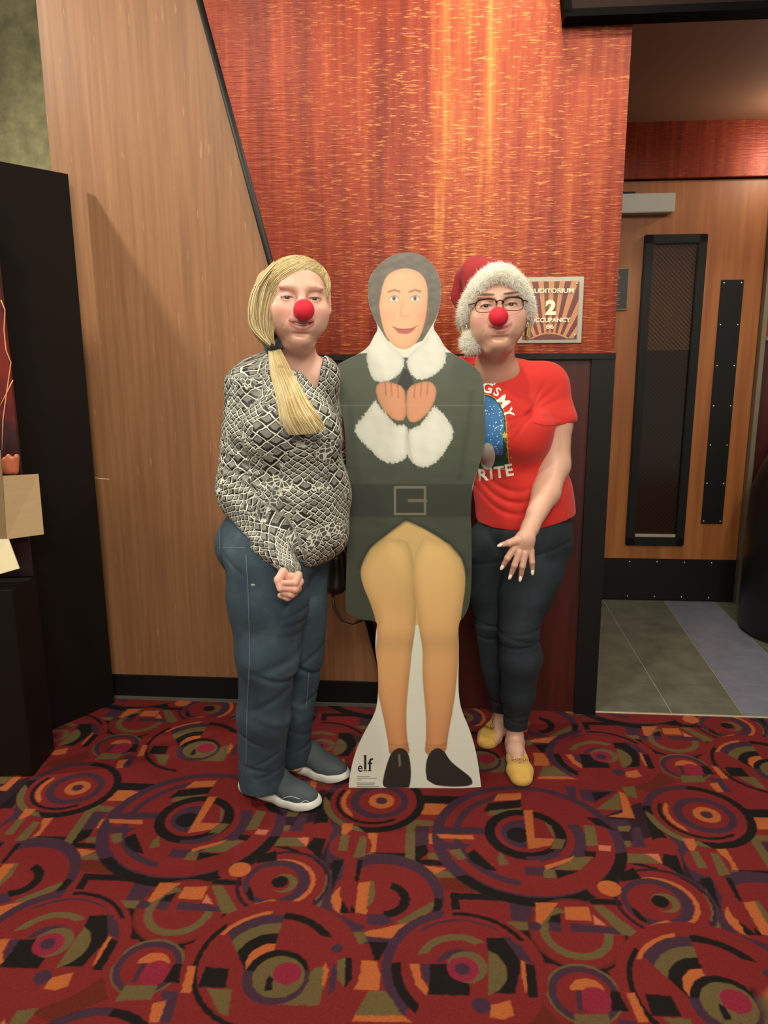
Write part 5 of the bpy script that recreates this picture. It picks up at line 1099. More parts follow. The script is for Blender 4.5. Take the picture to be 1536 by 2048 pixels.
pm = P(944, 684, 2.31); pom = link('pompom', ballmesh('pompom', pm, .026, 16, 10), M_FURC, hat, True); p, nn = sample_surface(pom.data, 6000); fur('pompom_fur', p, nn, .016, M_FUR, pom, .2, seed=5)
# ------------------------------------------------------------------ cardboard cut-out
SY = P(830, 1578, 2.228)[1]
def board_uv(x, y):            # photo pixel -> point on the board plane, which leans back a little
    n_ = np.array([.02, 1, -.062]); n_ /= np.linalg.norm(n_); p0 = FL(830, 1578); d = ray(x, y); return CPOS + d * ((p0 - CPOS) @ n_) / (d @ n_)
OUT = [(697, 1578), (700, 1545), (712, 1500), (730, 1462), (748, 1432), (756, 1402), (757, 1340), (750, 1300), (752, 1262), (756, 1242), (722, 1240), (694, 1228), (690, 1215), (694, 1100), (697, 1000), (692, 930), (690, 850),
       (676, 800), (665, 770), (664, 742), (676, 727), (734, 700), (748, 672), (758, 655), (742, 625), (735, 595), (736, 560), (748, 540), (764, 524), (785, 510), (812, 503), (840, 508), (864, 524), (880, 556), (884, 590), (876, 630), (864, 655), (878, 672), (892, 700),
       (930, 720), (958, 740), (968, 765), (970, 830), (972, 870), (962, 920), (940, 990), (944, 1100), (942, 1200), (930, 1232), (916, 1244), (918, 1300), (916, 1380), (922, 1420), (940, 1460), (954, 1510), (963, 1578)]
def smooth_closed(p, it=2, keep=0):
    p = [np.array(q, float) for q in p]
    for _ in range(it):
        o = []
        for i in range(len(p)):
            a, b = p[i], p[(i + 1) % len(p)]
            if i == len(p) - 1: o += [a, b]; continue     # keep the straight foot
            o += [a * .75 + b * .25, a * .25 + b * .75]
        p = o
    return np.array(p)
OS = smooth_closed(OUT, 2)
cut = root('cardboard_cutout', 'life-size cardboard cutout of a figure in green belted coat with white collar', 'cardboard cutout')
M_CARD = mat('cardboard_edge', lin(214, 206, 184), rough=.8)
nb = np.array([.02, 1, -.062]); nb /= np.linalg.norm(nb); front = [board_uv(*q) for q in OS]; back = [q + nb * .006 for q in front]; n = len(front)
me = pydata('board', front + back, [tuple(range(n)), tuple(range(2 * n - 1, n - 1, -1))] + [(i, (i + 1) % n, n + (i + 1) % n, n + i) for i in range(n)])
bm = bmesh.new(); bm.from_mesh(me); bmesh.ops.recalc_face_normals(bm, faces=bm.faces); bm.to_mesh(me); link('board', me, M_CARD, cut)
# easel strut behind
e = [board_uv(800, 1150) + nb * .01, board_uv(860, 1150) + nb * .01, FL(880, 1578) + np.array([0, .26, .012]), FL(780, 1578) + np.array([0, .26, .012])]
e2 = [q + np.array([0, .004, 0]) for q in e]; me = pydata('easel_strut', e + e2, [(0, 1, 2, 3), (7, 6, 5, 4), (0, 4, 5, 1), (1, 5, 6, 2), (2, 6, 7, 3), (3, 7, 4, 0)]); link('easel_strut', me, mat('brown_cardboard', lin(150, 118, 80), .85), cut)
# printed face: fine grid inside the outline, its colours the ink
def inside(px, py, poly):
    r = np.zeros(px.shape, bool); n = len(poly); j = n - 1
    for i in range(n):
        xi, yi = poly[i]; xj, yj = poly[j]
        if yi != yj: c = ((yi > py) != (yj > py)) & (px < (xj - xi) * (py - yi) / (yj - yi) + xi); r ^= c
        j = i
    return r
def dist_poly(px, py, poly, closed=True):
    d = np.full(px.shape, 1e9); n = len(poly)
    for i in range(n if closed else n - 1):
        a = np.array(poly[i], float); b = np.array(poly[(i + 1) % n], float); e = b - a; L = e @ e + 1e-9; t = np.clip(((px - a[0]) * e[0] + (py - a[1]) * e[1]) / L, 0, 1)
        d = np.minimum(d, np.hypot(px - a[0] - t * e[0], py - a[1] - t * e[1]))
    return d
ST = 1.25
gx = np.arange(660, 976, ST); gy = np.arange(498, 1580, ST); GX, GY = np.meshgrid(gx, gy); ins = inside(GX, GY, OS)
sd = dist_poly(GX, GY, [tuple(q) for q in OS])
keepv = ins & (sd > .4) if False else ins
px, py = GX.copy(), GY.copy()
ink = np.empty(GX.shape + (3,)); ink[:] = lin(214, 214, 198)
rs = np.random.default_rng(4)
def sn(fx, fy, s): return vnoise(GX * fx, GY * fy, 0 * GX, s)
def fill(poly, c, soft=1.2, it=2, tex=0, fuzz=0):
    pl = smooth_closed(poly, it) if it else np.array(poly, float); d = dist_poly(GX, GY, [tuple(q) for q in pl]); s = np.where(inside(GX, GY, pl), d, -d)
    if fuzz: s = s + fuzz * sn(.16, .16, 31) + fuzz * .6 * sn(.4, .4, 32)
    m = np.clip(s / soft + .5, 0, 1)[..., None]; c = np.array(c) if not callable(c) else c(s)
    if tex: c = c * (1 + tex * sn(.09, .06, 8)[..., None])
    ink[:] = ink * (1 - m) + c * m; return s
def lin2(a): return np.array(lin(*a))
GREEN = lin2((76, 84, 66)); DKG = lin2((50, 54, 44))
coat = [(664, 742), (676, 727), (734, 700), (812, 720), (892, 700), (930, 720), (958, 740), (968, 765), (970, 830), (974, 870), (962, 920), (940, 990), (946, 1100), (942, 1205), (930, 1235), (905, 1246), (700, 1246), (688, 1215), (694, 1100), (697, 1000), (690, 930), (688, 850), (676, 800), (662, 770)]
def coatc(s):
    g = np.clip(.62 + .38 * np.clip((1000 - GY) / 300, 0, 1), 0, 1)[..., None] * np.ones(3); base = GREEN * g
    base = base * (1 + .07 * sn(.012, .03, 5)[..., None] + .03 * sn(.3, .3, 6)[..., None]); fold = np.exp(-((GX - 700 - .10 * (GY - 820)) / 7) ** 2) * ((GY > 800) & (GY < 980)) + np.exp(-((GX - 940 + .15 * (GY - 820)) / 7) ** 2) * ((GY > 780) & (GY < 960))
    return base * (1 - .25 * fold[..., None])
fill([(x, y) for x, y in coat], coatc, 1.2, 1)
# belt and buckle
fill([(694, 968), (944, 968), (946, 1034), (692, 1034)], DKG * .85, 3, 0); fill([(788, 972), (852, 972), (852, 1030), (788, 1030)], lin2((112, 108, 84)), 1.5, 0); fill([(792, 977), (848, 977), (848, 1026), (792, 1026)], DKG * .8, 1.5, 0); fill([(816, 998), (854, 998), (854, 1004), (816, 1004)], lin2((104, 98, 76)), 1.2, 0)
# gap between the coat fronts and the tights
LT = lin2((226, 190, 122)); LTD = lin2((206, 140, 94))
def legc(xc, w0, w1, side):
    def f(s):
        t = np.clip((GY - 1060) / 440, 0, 1)[..., None]; base = LT * (1 - t) + LTD * t; e = np.clip(1 - s / np.where(GY < 1250, 26, 20), 0, 1)[..., None] ** 2
        u = ((GX - np.interp(GY, xc[0], xc[1])) / 40)[..., None]; sh = np.clip(u * side, -1, 1)
        kn = np.exp(-(((GY - 1258) / 26) ** 2 + ((GX - np.interp(GY, xc[0], xc[1])) / 26) ** 2))[..., None]
        return base * (1 - .30 * e - .10 * np.clip(sh, 0, 1)) * (1 - .10 * kn * 0) * (1 - .16 * np.exp(-((GY - 1285) / 22) ** 2)[..., None])
    return f
fill([(812, 1040), (850, 1058), (890, 1082), (918, 1112), (930, 1150), (928, 1200), (905, 1250), (780, 1250), (740, 1200), (722, 1160), (722, 1130), (740, 1095), (775, 1068)], LT * .78, 2, 2)
legL = [(775, 1076), (742, 1098), (722, 1132), (723, 1165), (745, 1215), (756, 1262), (750, 1305), (752, 1370), (768, 1440), (777, 1490), (778, 1512), (822, 1512), (814, 1480), (812, 1420), (820, 1340), (824, 1300), (832, 1250), (832, 1190), (826, 1110), (815, 1082)]
legR = [(850, 1074), (828, 1106), (826, 1150), (832, 1210), (838, 1260), (846, 1300), (844, 1350), (852, 1430), (852, 1480), (848, 1512), (892, 1512), (896, 1470), (908, 1410), (917, 1330), (916, 1270), (924, 1220), (932, 1160), (926, 1118), (898, 1086)]
fill(legL, legc(([1080, 1250, 1510], [775, 792, 798]), 0, 0, 1), 1.2, 2); fill(legR, legc(([1080, 1250, 1510], [878, 880, 872]), 0, 0, 1), 1.2, 2)
for x0, x1 in ((778, 820), (850, 892)):
    for k, y in enumerate((1488, 1494, 1500)): m = (np.exp(-((GY - y - 3 * np.sin((GX - x0) / 12 + k)) / 1.3) ** 2) * (GX > x0) * (GX < x1))[..., None]; ink[:] = ink * (1 - .28 * m)
# plain ankle boots
fill([(776, 1576), (764, 1572), (768, 1548), (776, 1520), (784, 1502), (800, 1494), (816, 1502), (822, 1530), (822, 1560), (818, 1576)], lin2((46, 42, 38)), 1.2, 2); fill([(854, 1560), (850, 1536), (856, 1508), (872, 1494), (888, 1500), (900, 1522), (926, 1542), (944, 1556), (946, 1572), (900, 1574), (870, 1570)], lin2((46, 42, 38)), 1.2, 2)
fill([(796, 1510), (800, 1508), (802, 1530), (798, 1534)], lin2((112, 106, 98)), 2, 0)
# coat edge lines
for p in ([(812, 1040), (775, 1066), (738, 1096), (718, 1134)], [(812, 1040), (852, 1056), (894, 1082), (926, 1116), (936, 1150)]):
    d = dist_poly(GX, GY, p, False); m = np.clip(1 - d / 7, 0, 1)[..., None]; ink[:] = ink * (1 - m * .75) + DKG * .7 * m * .75
# plain winter hair, calm face
SK = lin2((226, 172, 130))
fill([(742, 625), (735, 595), (736, 560), (748, 540), (764, 524), (785, 510), (812, 503), (840, 508), (864, 524), (880, 556), (884, 590), (876, 630), (862, 655), (840, 690), (780, 690), (758, 655)], lambda s: lin2((88, 80, 66)) * (1 + .20 * sn(.035, .05, 11)[..., None] + .05 * sn(.11, .13, 12)[..., None]), 1.2, 1)
def facec(s):
    u = ((GX - 808) / 48)[..., None]; v = ((GY - 620) / 80)[..., None]; return SK * (1 - .22 * np.clip(1 - s / 16, 0, 1)[..., None] ** 2) * (1 - .12 * np.clip(u, 0, 1)) * np.array([1, 1 - .05 * 1, 1 - .08])
fill([(764, 575), (772, 552), (790, 540), (812, 536), (834, 541), (850, 556), (856, 580), (855, 610), (850, 645), (840, 675), (824, 695), (806, 700), (786, 692), (770, 670), (762, 640), (758, 610)], facec, 1.5, 2)
for xe in (788, 830):
    fill(arc_poly(xe, 597, 9, 4.6, n=18), lin2((232, 226, 214)), 1, 0); fill(arc_poly(xe, 597, 3.8, 4.2, n=16), lin2((70, 60, 52)), 1, 0)
    d = dist_poly(GX, GY, [(xe - 11, 584), (xe, 580), (xe + 11, 583)], False); m = np.clip(1.6 - d / 2, 0, 1)[..., None] * .7; ink[:] = ink * (1 - m) + lin2((86, 70, 54)) * m
    d = dist_poly(GX, GY, [(xe - 9, 597), (xe - 3, 592), (xe + 4, 592), (xe + 9, 597)], False); m = np.clip(1.3 - d / 1.4, 0, 1)[..., None] * .8; ink[:] = ink * (1 - m) + lin2((70, 54, 44)) * m
d = dist_poly(GX, GY, [(806, 600), (802, 622), (800, 630), (808, 634), (817, 631)], False); m = np.clip(1.3 - d / 2.2, 0, 1)[..., None] * .35; ink[:] = ink * (1 - m) + lin2((150, 92, 66)) * m
fill([(786, 654), (798, 657), (810, 658), (824, 656), (834, 652), (824, 665), (810, 669), (796, 666)], lin2((176, 84, 76)), 1.5, 1); d = dist_poly(GX, GY, [(784, 653), (798, 658), (810, 659), (824, 657), (836, 651)], False); m = np.clip(1.2 - d / 1.2, 0, 1)[..., None] * .8; ink[:] = ink * (1 - m) + lin2((112, 52, 46)) * m
for q in (776, 842): m = .22 * np.exp(-(((GX - q) / 12) ** 2 + ((GY - 632) / 11) ** 2))[..., None]; ink[:] = ink * (1 - m) + lin2((214, 104, 84)) * m
# white plush collar and cuffs, folded hands
WF = lambda s: lin2((216, 216, 202)) * (1 - .20 * np.clip(1 - s / 14, 0, 1)[..., None] ** 2 + .03 * sn(.03, .035, 14)[..., None])
fill([(758, 655), (742, 680), (732, 705), (738, 745), (752, 765), (782, 762), (806, 740), (810, 715), (786, 695), (770, 675)], WF, 2, 1, fuzz=1.2); fill([(864, 655), (880, 675), (893, 705), (890, 730), (868, 752), (836, 762), (818, 745), (812, 716), (836, 695), (852, 678)], WF, 2, 1, fuzz=1.2)
fill([(806, 738), (816, 738), (830, 770), (812, 785), (794, 770)], DKG * .6, 2, 1)
fill([(756, 800), (750, 775), (762, 762), (785, 765), (808, 774), (812, 800), (812, 840), (790, 842), (768, 822)], facec2 := (lambda s: lin2((206, 142, 104)) * (1 - .25 * np.clip(1 - s / 9, 0, 1)[..., None] ** 2)), 1.5, 1); fill([(870, 800), (874, 778), (862, 762), (840, 764), (816, 774), (812, 800), (814, 842), (834, 846), (858, 824)], facec2, 1.5, 1)
for x, y0, y1 in ((770, 764, 790), (782, 766, 793), (795, 770, 795), (830, 770, 795), (843, 766, 793), (856, 764, 790)):
    d = dist_poly(GX, GY, [(x, y0), (x + (2 if x < 812 else -2), y1)], False); m = np.clip(1.4 - d / 1.6, 0, 1)[..., None] * .5; ink[:] = ink * (1 - m) + lin2((132, 70, 52)) * m
fill([(750, 800), (772, 828), (792, 852), (812, 848), (822, 880), (816, 915), (790, 928), (766, 924), (740, 900), (712, 870), (708, 855), (728, 830)], WF, 2, 1, fuzz=1.6); fill([(868, 812), (892, 832), (908, 860), (904, 880), (878, 922), (846, 938), (820, 922), (808, 890), (814, 862), (840, 850)], WF, 2, 1, fuzz=1.6)
d = dist_poly(GX, GY, [(814, 860), (818, 890), (822, 920)], False); m = np.clip(1 - d / 6, 0, 1)[..., None] * .35; ink[:] = ink * (1 - m) + lin2((170, 140, 112)) * m
m = (np.exp(-((GY - 811) / .9) ** 2) * (GX > 664) * (GX < 972))[..., None] * .22; ink[:] = ink * (1 - m) + lin2((170, 170, 150)) * m
iy, ix = np.nonzero(ins[:-1, :-1] & ins[1:, :-1] & ins[:-1, 1:] & ins[1:, 1:] | False)
# cells touching the outline: their outside corners are moved onto it
anyc = ins[:-1, :-1] | ins[1:, :-1] | ins[:-1, 1:] | ins[1:, 1:]; iy, ix = np.nonzero(anyc); used = np.zeros(ins.shape, bool)
for a, b in ((0, 0), (1, 0), (0, 1), (1, 1)): used[iy + a, ix + b] = True
om = used & ~ins; oy, ox = np.nonzero(om)
if len(oy):
    best = np.full(len(oy), 1e9); bx = np.zeros(len(oy)); by = np.zeros(len(oy)); X0 = GX[oy, ox]; Y0 = GY[oy, ox]
    for i in range(len(OS)):
        a = OS[i]; b = OS[(i + 1) % len(OS)]; e = b - a; L = e @ e + 1e-9; t = np.clip(((X0 - a[0]) * e[0] + (Y0 - a[1]) * e[1]) / L, 0, 1); qx = a[0] + t * e[0]; qy = a[1] + t * e[1]; d = np.hypot(X0 - qx, Y0 - qy); k = d < best; best[k] = d[k]; bx[k] = qx[k]; by[k] = qy[k]
    px[oy, ox] = bx; py[oy, ox] = by
    # ink of moved corners: take it from the nearest inside neighbour
    for y_, x_ in zip(oy, ox):
        y0, y1, x0, x1 = max(y_ - 1, 0), y_ + 2, max(x_ - 1, 0), x_ + 2; w = ins[y0:y1, x0:x1]
        if w.any(): ink[y_, x_] = ink[y0:y1, x0:x1][w].mean(0)
vid = np.full(ins.shape, -1); vy, vx = np.nonzero(used); vid[vy, vx] = np.arange(len(vy)); X1, Y1 = px[vy, vx], py[vy, vx]
p0 = FL(830, 1578); D_ = FWD[None] + RGT[None] * ((X1 - 768) / FPX)[:, None] - UPV[None] * ((Y1 - 1024) / FPX)[:, None]; Vp = CPOS + D_ * (((p0 - CPOS) @ nb) / (D_ @ nb))[:, None] - nb * .0006
Qf = np.stack([vid[iy, ix], vid[iy + 1, ix], vid[iy + 1, ix + 1], vid[iy, ix + 1]], 1)
me = bpy.data.meshes.new('printed_front'); me.vertices.add(len(Vp)); me.vertices.foreach_set('co', Vp.astype(np.float32).ravel()); me.loops.add(Qf.size); me.loops.foreach_set('vertex_index', Qf.astype(np.int32).ravel()); me.polygons.add(len(Qf))
me.polygons.foreach_set('loop_start', np.arange(0, Qf.size, 4, dtype=np.int32)); me.polygons.foreach_set('loop_total', np.full(len(Qf), 4, np.int32)); me.update(calc_edges=True); setcol(me, ink[vy, vx])
link('printed_front', me, mat('satin_ink', rough=.42, fn=lambda t: (t.link(t.attr('Col').outputs['Color'], t.b.inputs['Base Color']))), cut)
def flat_text(s, x, y, hpx, m, parent, name, squeeze=1.0, bold=0.0):
    tm = text_mesh(s, 1.0, 5, offset=bold); v = verts(tm); k = hpx / .72
    pts = [board_uv(x + p[0] * k * squeeze, y - p[1] * k) - nb * .0012 for p in v]; me = tm.copy(); me.vertices.foreach_set('co', np.array(pts, np.float32).ravel()); me.update(); return link(name, me, m, parent)
M_INK = mat('black_ink', lin(40, 38, 34), .5)
flat_text('e', 720.5, 1535, 19, M_INK, cut, 'title_lettering', .85, .012); flat_text('l', 730.5, 1526, 30, M_INK, cut, 'title_lettering', 1.0, .012); flat_text('f', 740, 1530, 25, M_INK, cut, 'title_lettering', 1, .012)
for x, y, w_ in ((730.5, 1541, 7), (739, 1541, 7), (729, 1512, 4)):
    a = [board_uv(x - w_ / 2, y - 1), board_uv(x + w_ / 2, y - 1), board_uv(x + w_ / 2, y + 1), board_uv(x - w_ / 2, y + 1)]; link('letter_serif', pydata('letter_serif', [q - nb * .0012 for q in a], [(0, 1, 2, 3)]), M_INK, cut)
M_FINE = mat('grey_ink', lin(120, 118, 108), .5)
for i, (y, w) in enumerate(((1552, 26), (1555.5, 40), (1559, 10), (1565, 36), (1568.5, 34), (1572, 44), (1575, 30))):
    a = [board_uv(714, y), board_uv(714 + w, y), board_uv(714 + w, y + 1.2), board_uv(714, y + 1.2)]; link('small_print', pydata('small_print', [q - nb * .0012 for q in a], [(0, 1, 2, 3)]), M_FINE, cut)

# ------------------------------------------------------------------ auditorium sign
SG = root('auditorium_sign', 'square auditorium 2 occupancy sign with striped sunburst face and grey border on the red wall', 'sign'); SG.location = A0; SG.rotation_euler = (0, 0, ZA)
sx0, sx1, sz0, sz1 = 1.578, 1.797, 1.400, 1.620
bm = bmesh.new(); box(bm, ((sx0 + sx1) / 2, -.032, (sz0 + sz1) / 2), (sx1 - sx0, .010, sz1 - sz0), None, .0015); link('backplate', bmesh_me('backplate', bm), mat('grey_metal_plate', lin(168, 164, 150), .45, .3), SG)
fx0, fx1, fz0, fz1 = sx0 + .016, sx1 - .016, sz0 + .014, sz1 - .014
bm = bmesh.new(); box(bm, ((fx0 + fx1) / 2, -.040, (fz0 + fz1) / 2), (fx1 - fx0, .006, fz1 - fz0), None, .0008); face = link('face_panel', bmesh_me('face_panel', bm), mat('tan_acrylic', rough=.3, fn=lambda t: t.link(t.mix(t.noise(t.mapping(t.coord(), (60, 1, 2)), 1, 1), lin(196, 142, 92), lin(182, 124, 96)), t.b.inputs['Base Color'])), SG)
def clip_poly(p, x0, x1, z0, z1):
    def cl(p, f, g):
        o = []
        for i in range(len(p)):
            a, b = p[i - 1], p[i]
            if f(b):
                if not f(a): o.append(g(a, b))
                o.append(b)
            elif f(a): o.append(g(a, b))
        return o
    ix = lambda X: (lambda a, b: (X, a[1] + (b[1] - a[1]) * (X - a[0]) / (b[0] - a[0]))); iz = lambda Zz: (lambda a, b: (a[0] + (b[0] - a[0]) * (Zz - a[1]) / (b[1] - a[1]), Zz))
    for f, g in ((lambda q: q[0] >= x0, ix(x0)), (lambda q: q[0] <= x1, ix(x1)), (lambda q: q[1] >= z0, iz(z0)), (lambda q: q[1] <= z1, iz(z1))):
        if p: p = cl(p, f, g)
    return p
cxs = (fx0 + fx1) / 2; c0 = np.array([cxs, fz0 - .10]); MS = [mat('maroon_stripe', lin(106, 56, 54), .35), mat('brown_stripe', lin(112, 70, 34), .35)]
for i, a in enumerate((-52, -37, -24.5, -13.5, -4.5, 4.5, 13.5, 24.5, 37, 52)):
    w = 1.55 + abs(a) * .03; r0, r1 = .122, .5; q = []
    for r, s in ((r0, -1), (r1, -1), (r1, 1), (r0, 1)): an = math.radians(a * .80 + s * w); q.append((c0[0] + r * math.sin(an), c0[1] + r * math.cos(an)))
    q = clip_poly(q, fx0 + .001, fx1 - .001, fz0 + .002, fz1 - .001)
    if len(q) > 2: link('stripe', pydata('stripe', [(x, -.0434, z) for x, z in q], [tuple(range(len(q)))]), MS[1] if abs(a) < 5 else MS[0], face)
q = [(c0[0] + .108 * math.sin(an), c0[1] + .012 + .108 * math.cos(an) * .97) for an in np.linspace(-.55, .55, 16)]; q = clip_poly(q[::-1] + [(cxs - .06, fz0), (cxs + .06, fz0)][::1], fx0, fx1, fz0 + .001, fz1)
if len(q) > 2: link('sun_arc', pydata('sun_arc', [(x, -.0436, z) for x, z in q], [tuple(range(len(q)))]), MS[0], face)
M_LET = mat('cream_letters', lin(238, 228, 200), .4)
def sign_text(s, x, z, cap, wide, bold=.0):
    tm = text_mesh(s, 1.0, 5, extrude=.0); v = verts(tm); w = v[:, 0].max() - v[:, 0].min(); h = v[:, 1].max() - v[:, 1].min(); v[:, 0] -= (v[:, 0].max() + v[:, 0].min()) / 2; v[:, 1] -= (v[:, 1].max() + v[:, 1].min()) / 2
    cu = bpy.data.curves.new('t', 'FONT'); cu.body = s; cu.align_x = 'CENTER'; cu.extrude = .05; cu.offset = bold; o = bpy.data.objects.new('t', cu); COL.objects.link(o); dg = bpy.context.evaluated_depsgraph_get(); me = bpy.data.meshes.new_from_object(o.evaluated_get(dg)); bpy.data.objects.remove(o)
    v = verts(me); v[:, 0] -= (v[:, 0].max() + v[:, 0].min()) / 2; v[:, 1] -= (v[:, 1].max() + v[:, 1].min()) / 2; w = np.ptp(v[:, 0]); h = np.ptp(v[:, 1])
    co = np.stack([x + v[:, 0] * wide / w, -.0445 - v[:, 2] * .03, z + v[:, 1] * cap / h], 1); me.vertices.foreach_set('co', co.astype(np.float32).ravel()); me.update(); link('raised_lettering', me, M_LET, SG)
sign_text('AUDITORIUM', cxs, fz1 - .032, .0155, .150, .022); sign_text('2', cxs, cxs * 0 + (fz0 + fz1) / 2 + .009, .050, .036, .05); sign_text('OCCUPANCY', cxs, fz0 + .063, .0150, .137, .022); sign_text('86', cxs, fz0 + .041, .0150, .026, .022)
for x in (fx0 + .009, fx1 - .009):
    for z in (fz0 + .012, fz1 - .010): link('screw', ballmesh('screw', (x, -.044, z), (.0035, .0025, .0035), 10, 6), M_SCREW, SG, True)

# ------------------------------------------------------------------ handbag hanging behind
bag = root('handbag', 'rounded black leather handbag hanging between the jeans and the green coat', 'handbag')
Fb = Field(axis(-.26, .0, .004), axis(2.34, 2.60, .004), axis(.45, .80, .004)); Fb.cone(P(672, 1115, 2.46), P(672, 1165, 2.46), .034, .040, .01, squash=((0, 1, 0), 1.4)); Fb.cone(P(664, 1120, 2.46), P(664, 1160, 2.46), .030, .036, .02)
Fb.D += (.002 * vnoise(Fb.x[:, None, None] * 14, Fb.y[None, :, None] * 14, Fb.z[None, None, :] * 14, 4)).astype(np.float32); link('bag_body', Fb.mesh('bag_body'), mat('glossy_black_leather', lin(30, 28, 26), .28, spec=.6), bag, True)
tubes('strap', [([P(672, 1100, 2.46), P(680, 1060, 2.46), P(684, 1030, 2.47), P(688, 985, 2.49)], .006)], mat('brown_strap', lin(60, 34, 22), .5), bag, 8)
tubes('loop_strap', [([P(x, y, 2.46) for x, y in ((664, 1180), (668, 1215), (684, 1240), (705, 1247), (730, 1238), (748, 1215))], .0055)], bpy.data.materials['brown_strap'], bag, 8)

# ------------------------------------------------------------------ tall black display and cardboard flaps, left
dsp = root('lobby_display', 'tall black cardboard lobby display with a dark poster face at the picture edge', 'display stand')
P1 = np.array([-1.083, 2.843]); P2 = FL(104, 1462)[:2]; dz = 1.98
def vpanel(name, a, b, z0, z1, th, m, parent, **kw):
    a = np.array(a); b = np.array(b); d = (b - a) / np.linalg.norm(b - a); n_ = np.array([-d[1], d[0]]) * th
    V = [(*a, z0), (*b, z0), (*(b + n_), z0), (*(a + n_), z0), (*a, z1), (*b, z1), (*(b + n_), z1), (*(a + n_), z1)]
    me = pydata(name, V, [(0, 1, 2, 3), (4, 7, 6, 5), (0, 4, 5, 1), (1, 5, 6, 2), (2, 6, 7, 3), (3, 7, 4, 0)]); bm = bmesh.new(); bm.from_mesh(me); bmesh.ops.recalc_face_normals(bm, faces=bm.faces); bm.to_mesh(me); return link(name, me, m, parent, **kw)
vpanel('side_wing', FL(60, 1481)[:2], P1, .006, dz, .02, M_BLACKM, dsp)
P3 = P2 + np.array([-.62, -.10])
vpanel('header_board', P3, P2, .006, dz, .02, M_BLACKM, dsp)
def m_poster(t):
    v = t.coord(); s = t.node('ShaderNodeSeparateXYZ'); t.link(v, s.inputs[0]); n_ = t.noise(v, 9, 3)
    t.link(t.ramp(t.math('ADD', t.math('MULTIPLY', s.outputs[2], .5), t.math('MULTIPLY', n_, .25)), [(.50, lin(34, 18, 20)), (.68, lin(52, 26, 32)), (.80, lin(122, 34, 28)), (.88, lin(92, 30, 26)), (.98, lin(30, 14, 14))]), t.b.inputs['Base Color'])
PB = P(40, 930, 2.45)[:2]; PA = PB + np.array([-.60, -.03])
pm_ = vpanel('poster', PA, PB, .655, 1.86, .015, mat('dark_poster_print', rough=.35, fn=m_poster), dsp, label='dark red poster print with glowing curved lines')
# back box and the lower front box
q0 = FL(66, 1558)[:2]
boxo('base_box', ((q0[0] - .45), q0[1] + .09, .33), (.90, .17, .64), M_BLACKM, dsp, rot=Matrix.Rotation(.0, 3, 'Z'))
dspm = mat('glow_line', lin(232, 160, 110), .5)
yy = P3[1] + .05
def pp(x, y):
    a, b = PA + np.array([0, -.004]), PB + np.array([0, -.004]); d = ray(x, y); e = b - a; n_ = np.array([-e[1], e[0]]); t = (a @ n_) / (d[:2] @ n_); return CPOS + d * t
tubes('curved_line', [([pp(x, y) for x, y in ((2, 600), (10, 620), (8, 660), (12, 700), (22, 725), (14, 780), (6, 840), (4, 900))], .0016), ([pp(x, y) for x, y in ((0, 812), (14, 785), (26, 760))], .0016)], dspm, dsp, 6)
Fq = Field(axis(-1.7, -1.1, .005), axis(2.2, 2.75, .005), axis(.98, 1.28, .005))
for i, x in enumerate((10, 18, 26, 34)): Fq.cone(pp(x, 942) + np.array([0, -.01, 0]), pp(x + 3, 918 - 6 * (i % 2)) + np.array([0, -.012, 0]), .011, .009, .004)
link('printed_fingers', Fq.mesh('printed_fingers'), mat('orange_finger_print', lin(178, 96, 66), .5), dsp, True)
crd = root('cardboard_box', 'open brown cardboard box with spread flaps standing on the black display base', 'cardboard box')
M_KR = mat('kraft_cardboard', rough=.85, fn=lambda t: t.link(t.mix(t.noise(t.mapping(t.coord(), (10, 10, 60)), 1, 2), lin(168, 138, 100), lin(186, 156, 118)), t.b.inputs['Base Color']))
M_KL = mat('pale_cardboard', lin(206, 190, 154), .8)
cy = 2.18
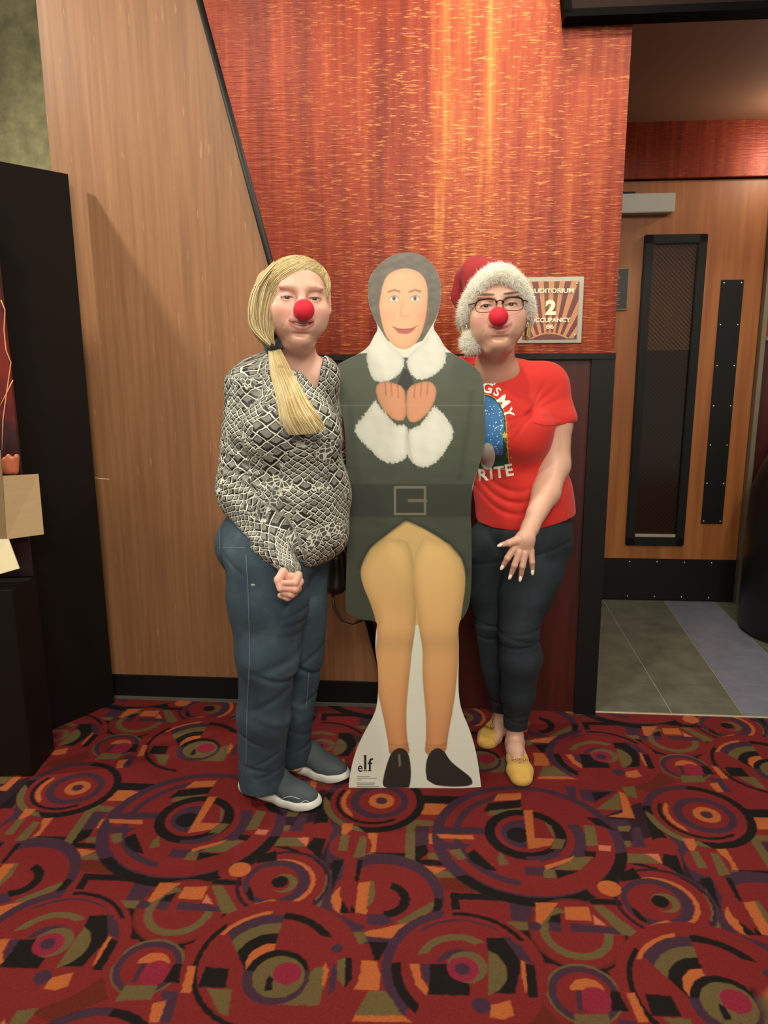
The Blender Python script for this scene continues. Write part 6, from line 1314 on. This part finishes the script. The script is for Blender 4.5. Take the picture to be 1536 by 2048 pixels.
def quad_solid(name, pts, th, m, parent):
    p = [np.array(q) for q in pts]; nn = np.cross(p[1] - p[0], p[3] - p[0]); nn /= np.linalg.norm(nn); nn *= th; V = p + [q + nn for q in p]
    me = pydata(name, V, [(0, 1, 2, 3), (4, 7, 6, 5), (0, 4, 5, 1), (1, 5, 6, 2), (2, 6, 7, 3), (3, 7, 4, 0)]); bm = bmesh.new(); bm.from_mesh(me); bmesh.ops.recalc_face_normals(bm, faces=bm.faces); bm.to_mesh(me); return link(name, me, m, parent)
quad_solid('flap', [P(14, 1078, 2.38), P(88, 1068, 2.42), P(77, 948, 2.44), P(0, 952, 2.38)], .004, M_KR, crd)
quad_solid('flap', [P(-40, 1160, 2.32), P(40, 1137, 2.32), P(18, 1078, 2.37), P(-60, 1080, 2.37)], .004, M_KL, crd)
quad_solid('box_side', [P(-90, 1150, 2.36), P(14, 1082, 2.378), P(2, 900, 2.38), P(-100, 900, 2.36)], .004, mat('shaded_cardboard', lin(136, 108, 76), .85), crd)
0 and quad_solid('box_wall', [P(-90, 1090, 2.12), P(-90, 900, 2.12), P(-160, 900, 2.6), P(-160, 1060, 2.6)], .004, M_KR, crd)

# ------------------------------------------------------------------ waste bin in the doorway
bn = root('waste_bin', 'round black waste bin with a domed dark metal rim beside the auditorium door', 'bin')
bc = np.array([2.06, 3.56]); br_ = .30
def lathe(name, prof, c, m, parent, n=56):
    V = []; Fc = []
    for r, z in prof:
        for k in range(n): a = 6.28318 * k / n; V.append((c[0] + r * math.cos(a), c[1] + r * math.sin(a), z))
    for i in range(len(prof) - 1):
        for k in range(n): Fc.append((i * n + k, i * n + (k + 1) % n, (i + 1) * n + (k + 1) % n, (i + 1) * n + k))
    Fc.append(tuple(range(n))[::-1]); Fc.append(tuple((len(prof) - 1) * n + k for k in range(n))); return link(name, pydata(name, V, Fc), m, parent, True)
lathe('bin_body', [(br_ - .02, .004), (br_, .02), (br_ + .005, .5), (br_, .70), (br_ - .03, .80), (br_ - .09, .93)], bc, mat('black_plastic', lin(20, 19, 18), .4), bn)
lathe('rim', [(br_ - .10, .93), (br_ - .082, .935), (br_ - .082, .955), (br_ - .10, .965)], bc, mat('dark_metal_rim', lin(110, 104, 92), .3, .6), bn)
lathe('dome', [(br_ - .10, .955), (br_ - .13, 1.0), (br_ - .20, 1.03), (br_ - .27, 1.04)], bc, mat('dark_dome', lin(48, 42, 36), .4), bn)
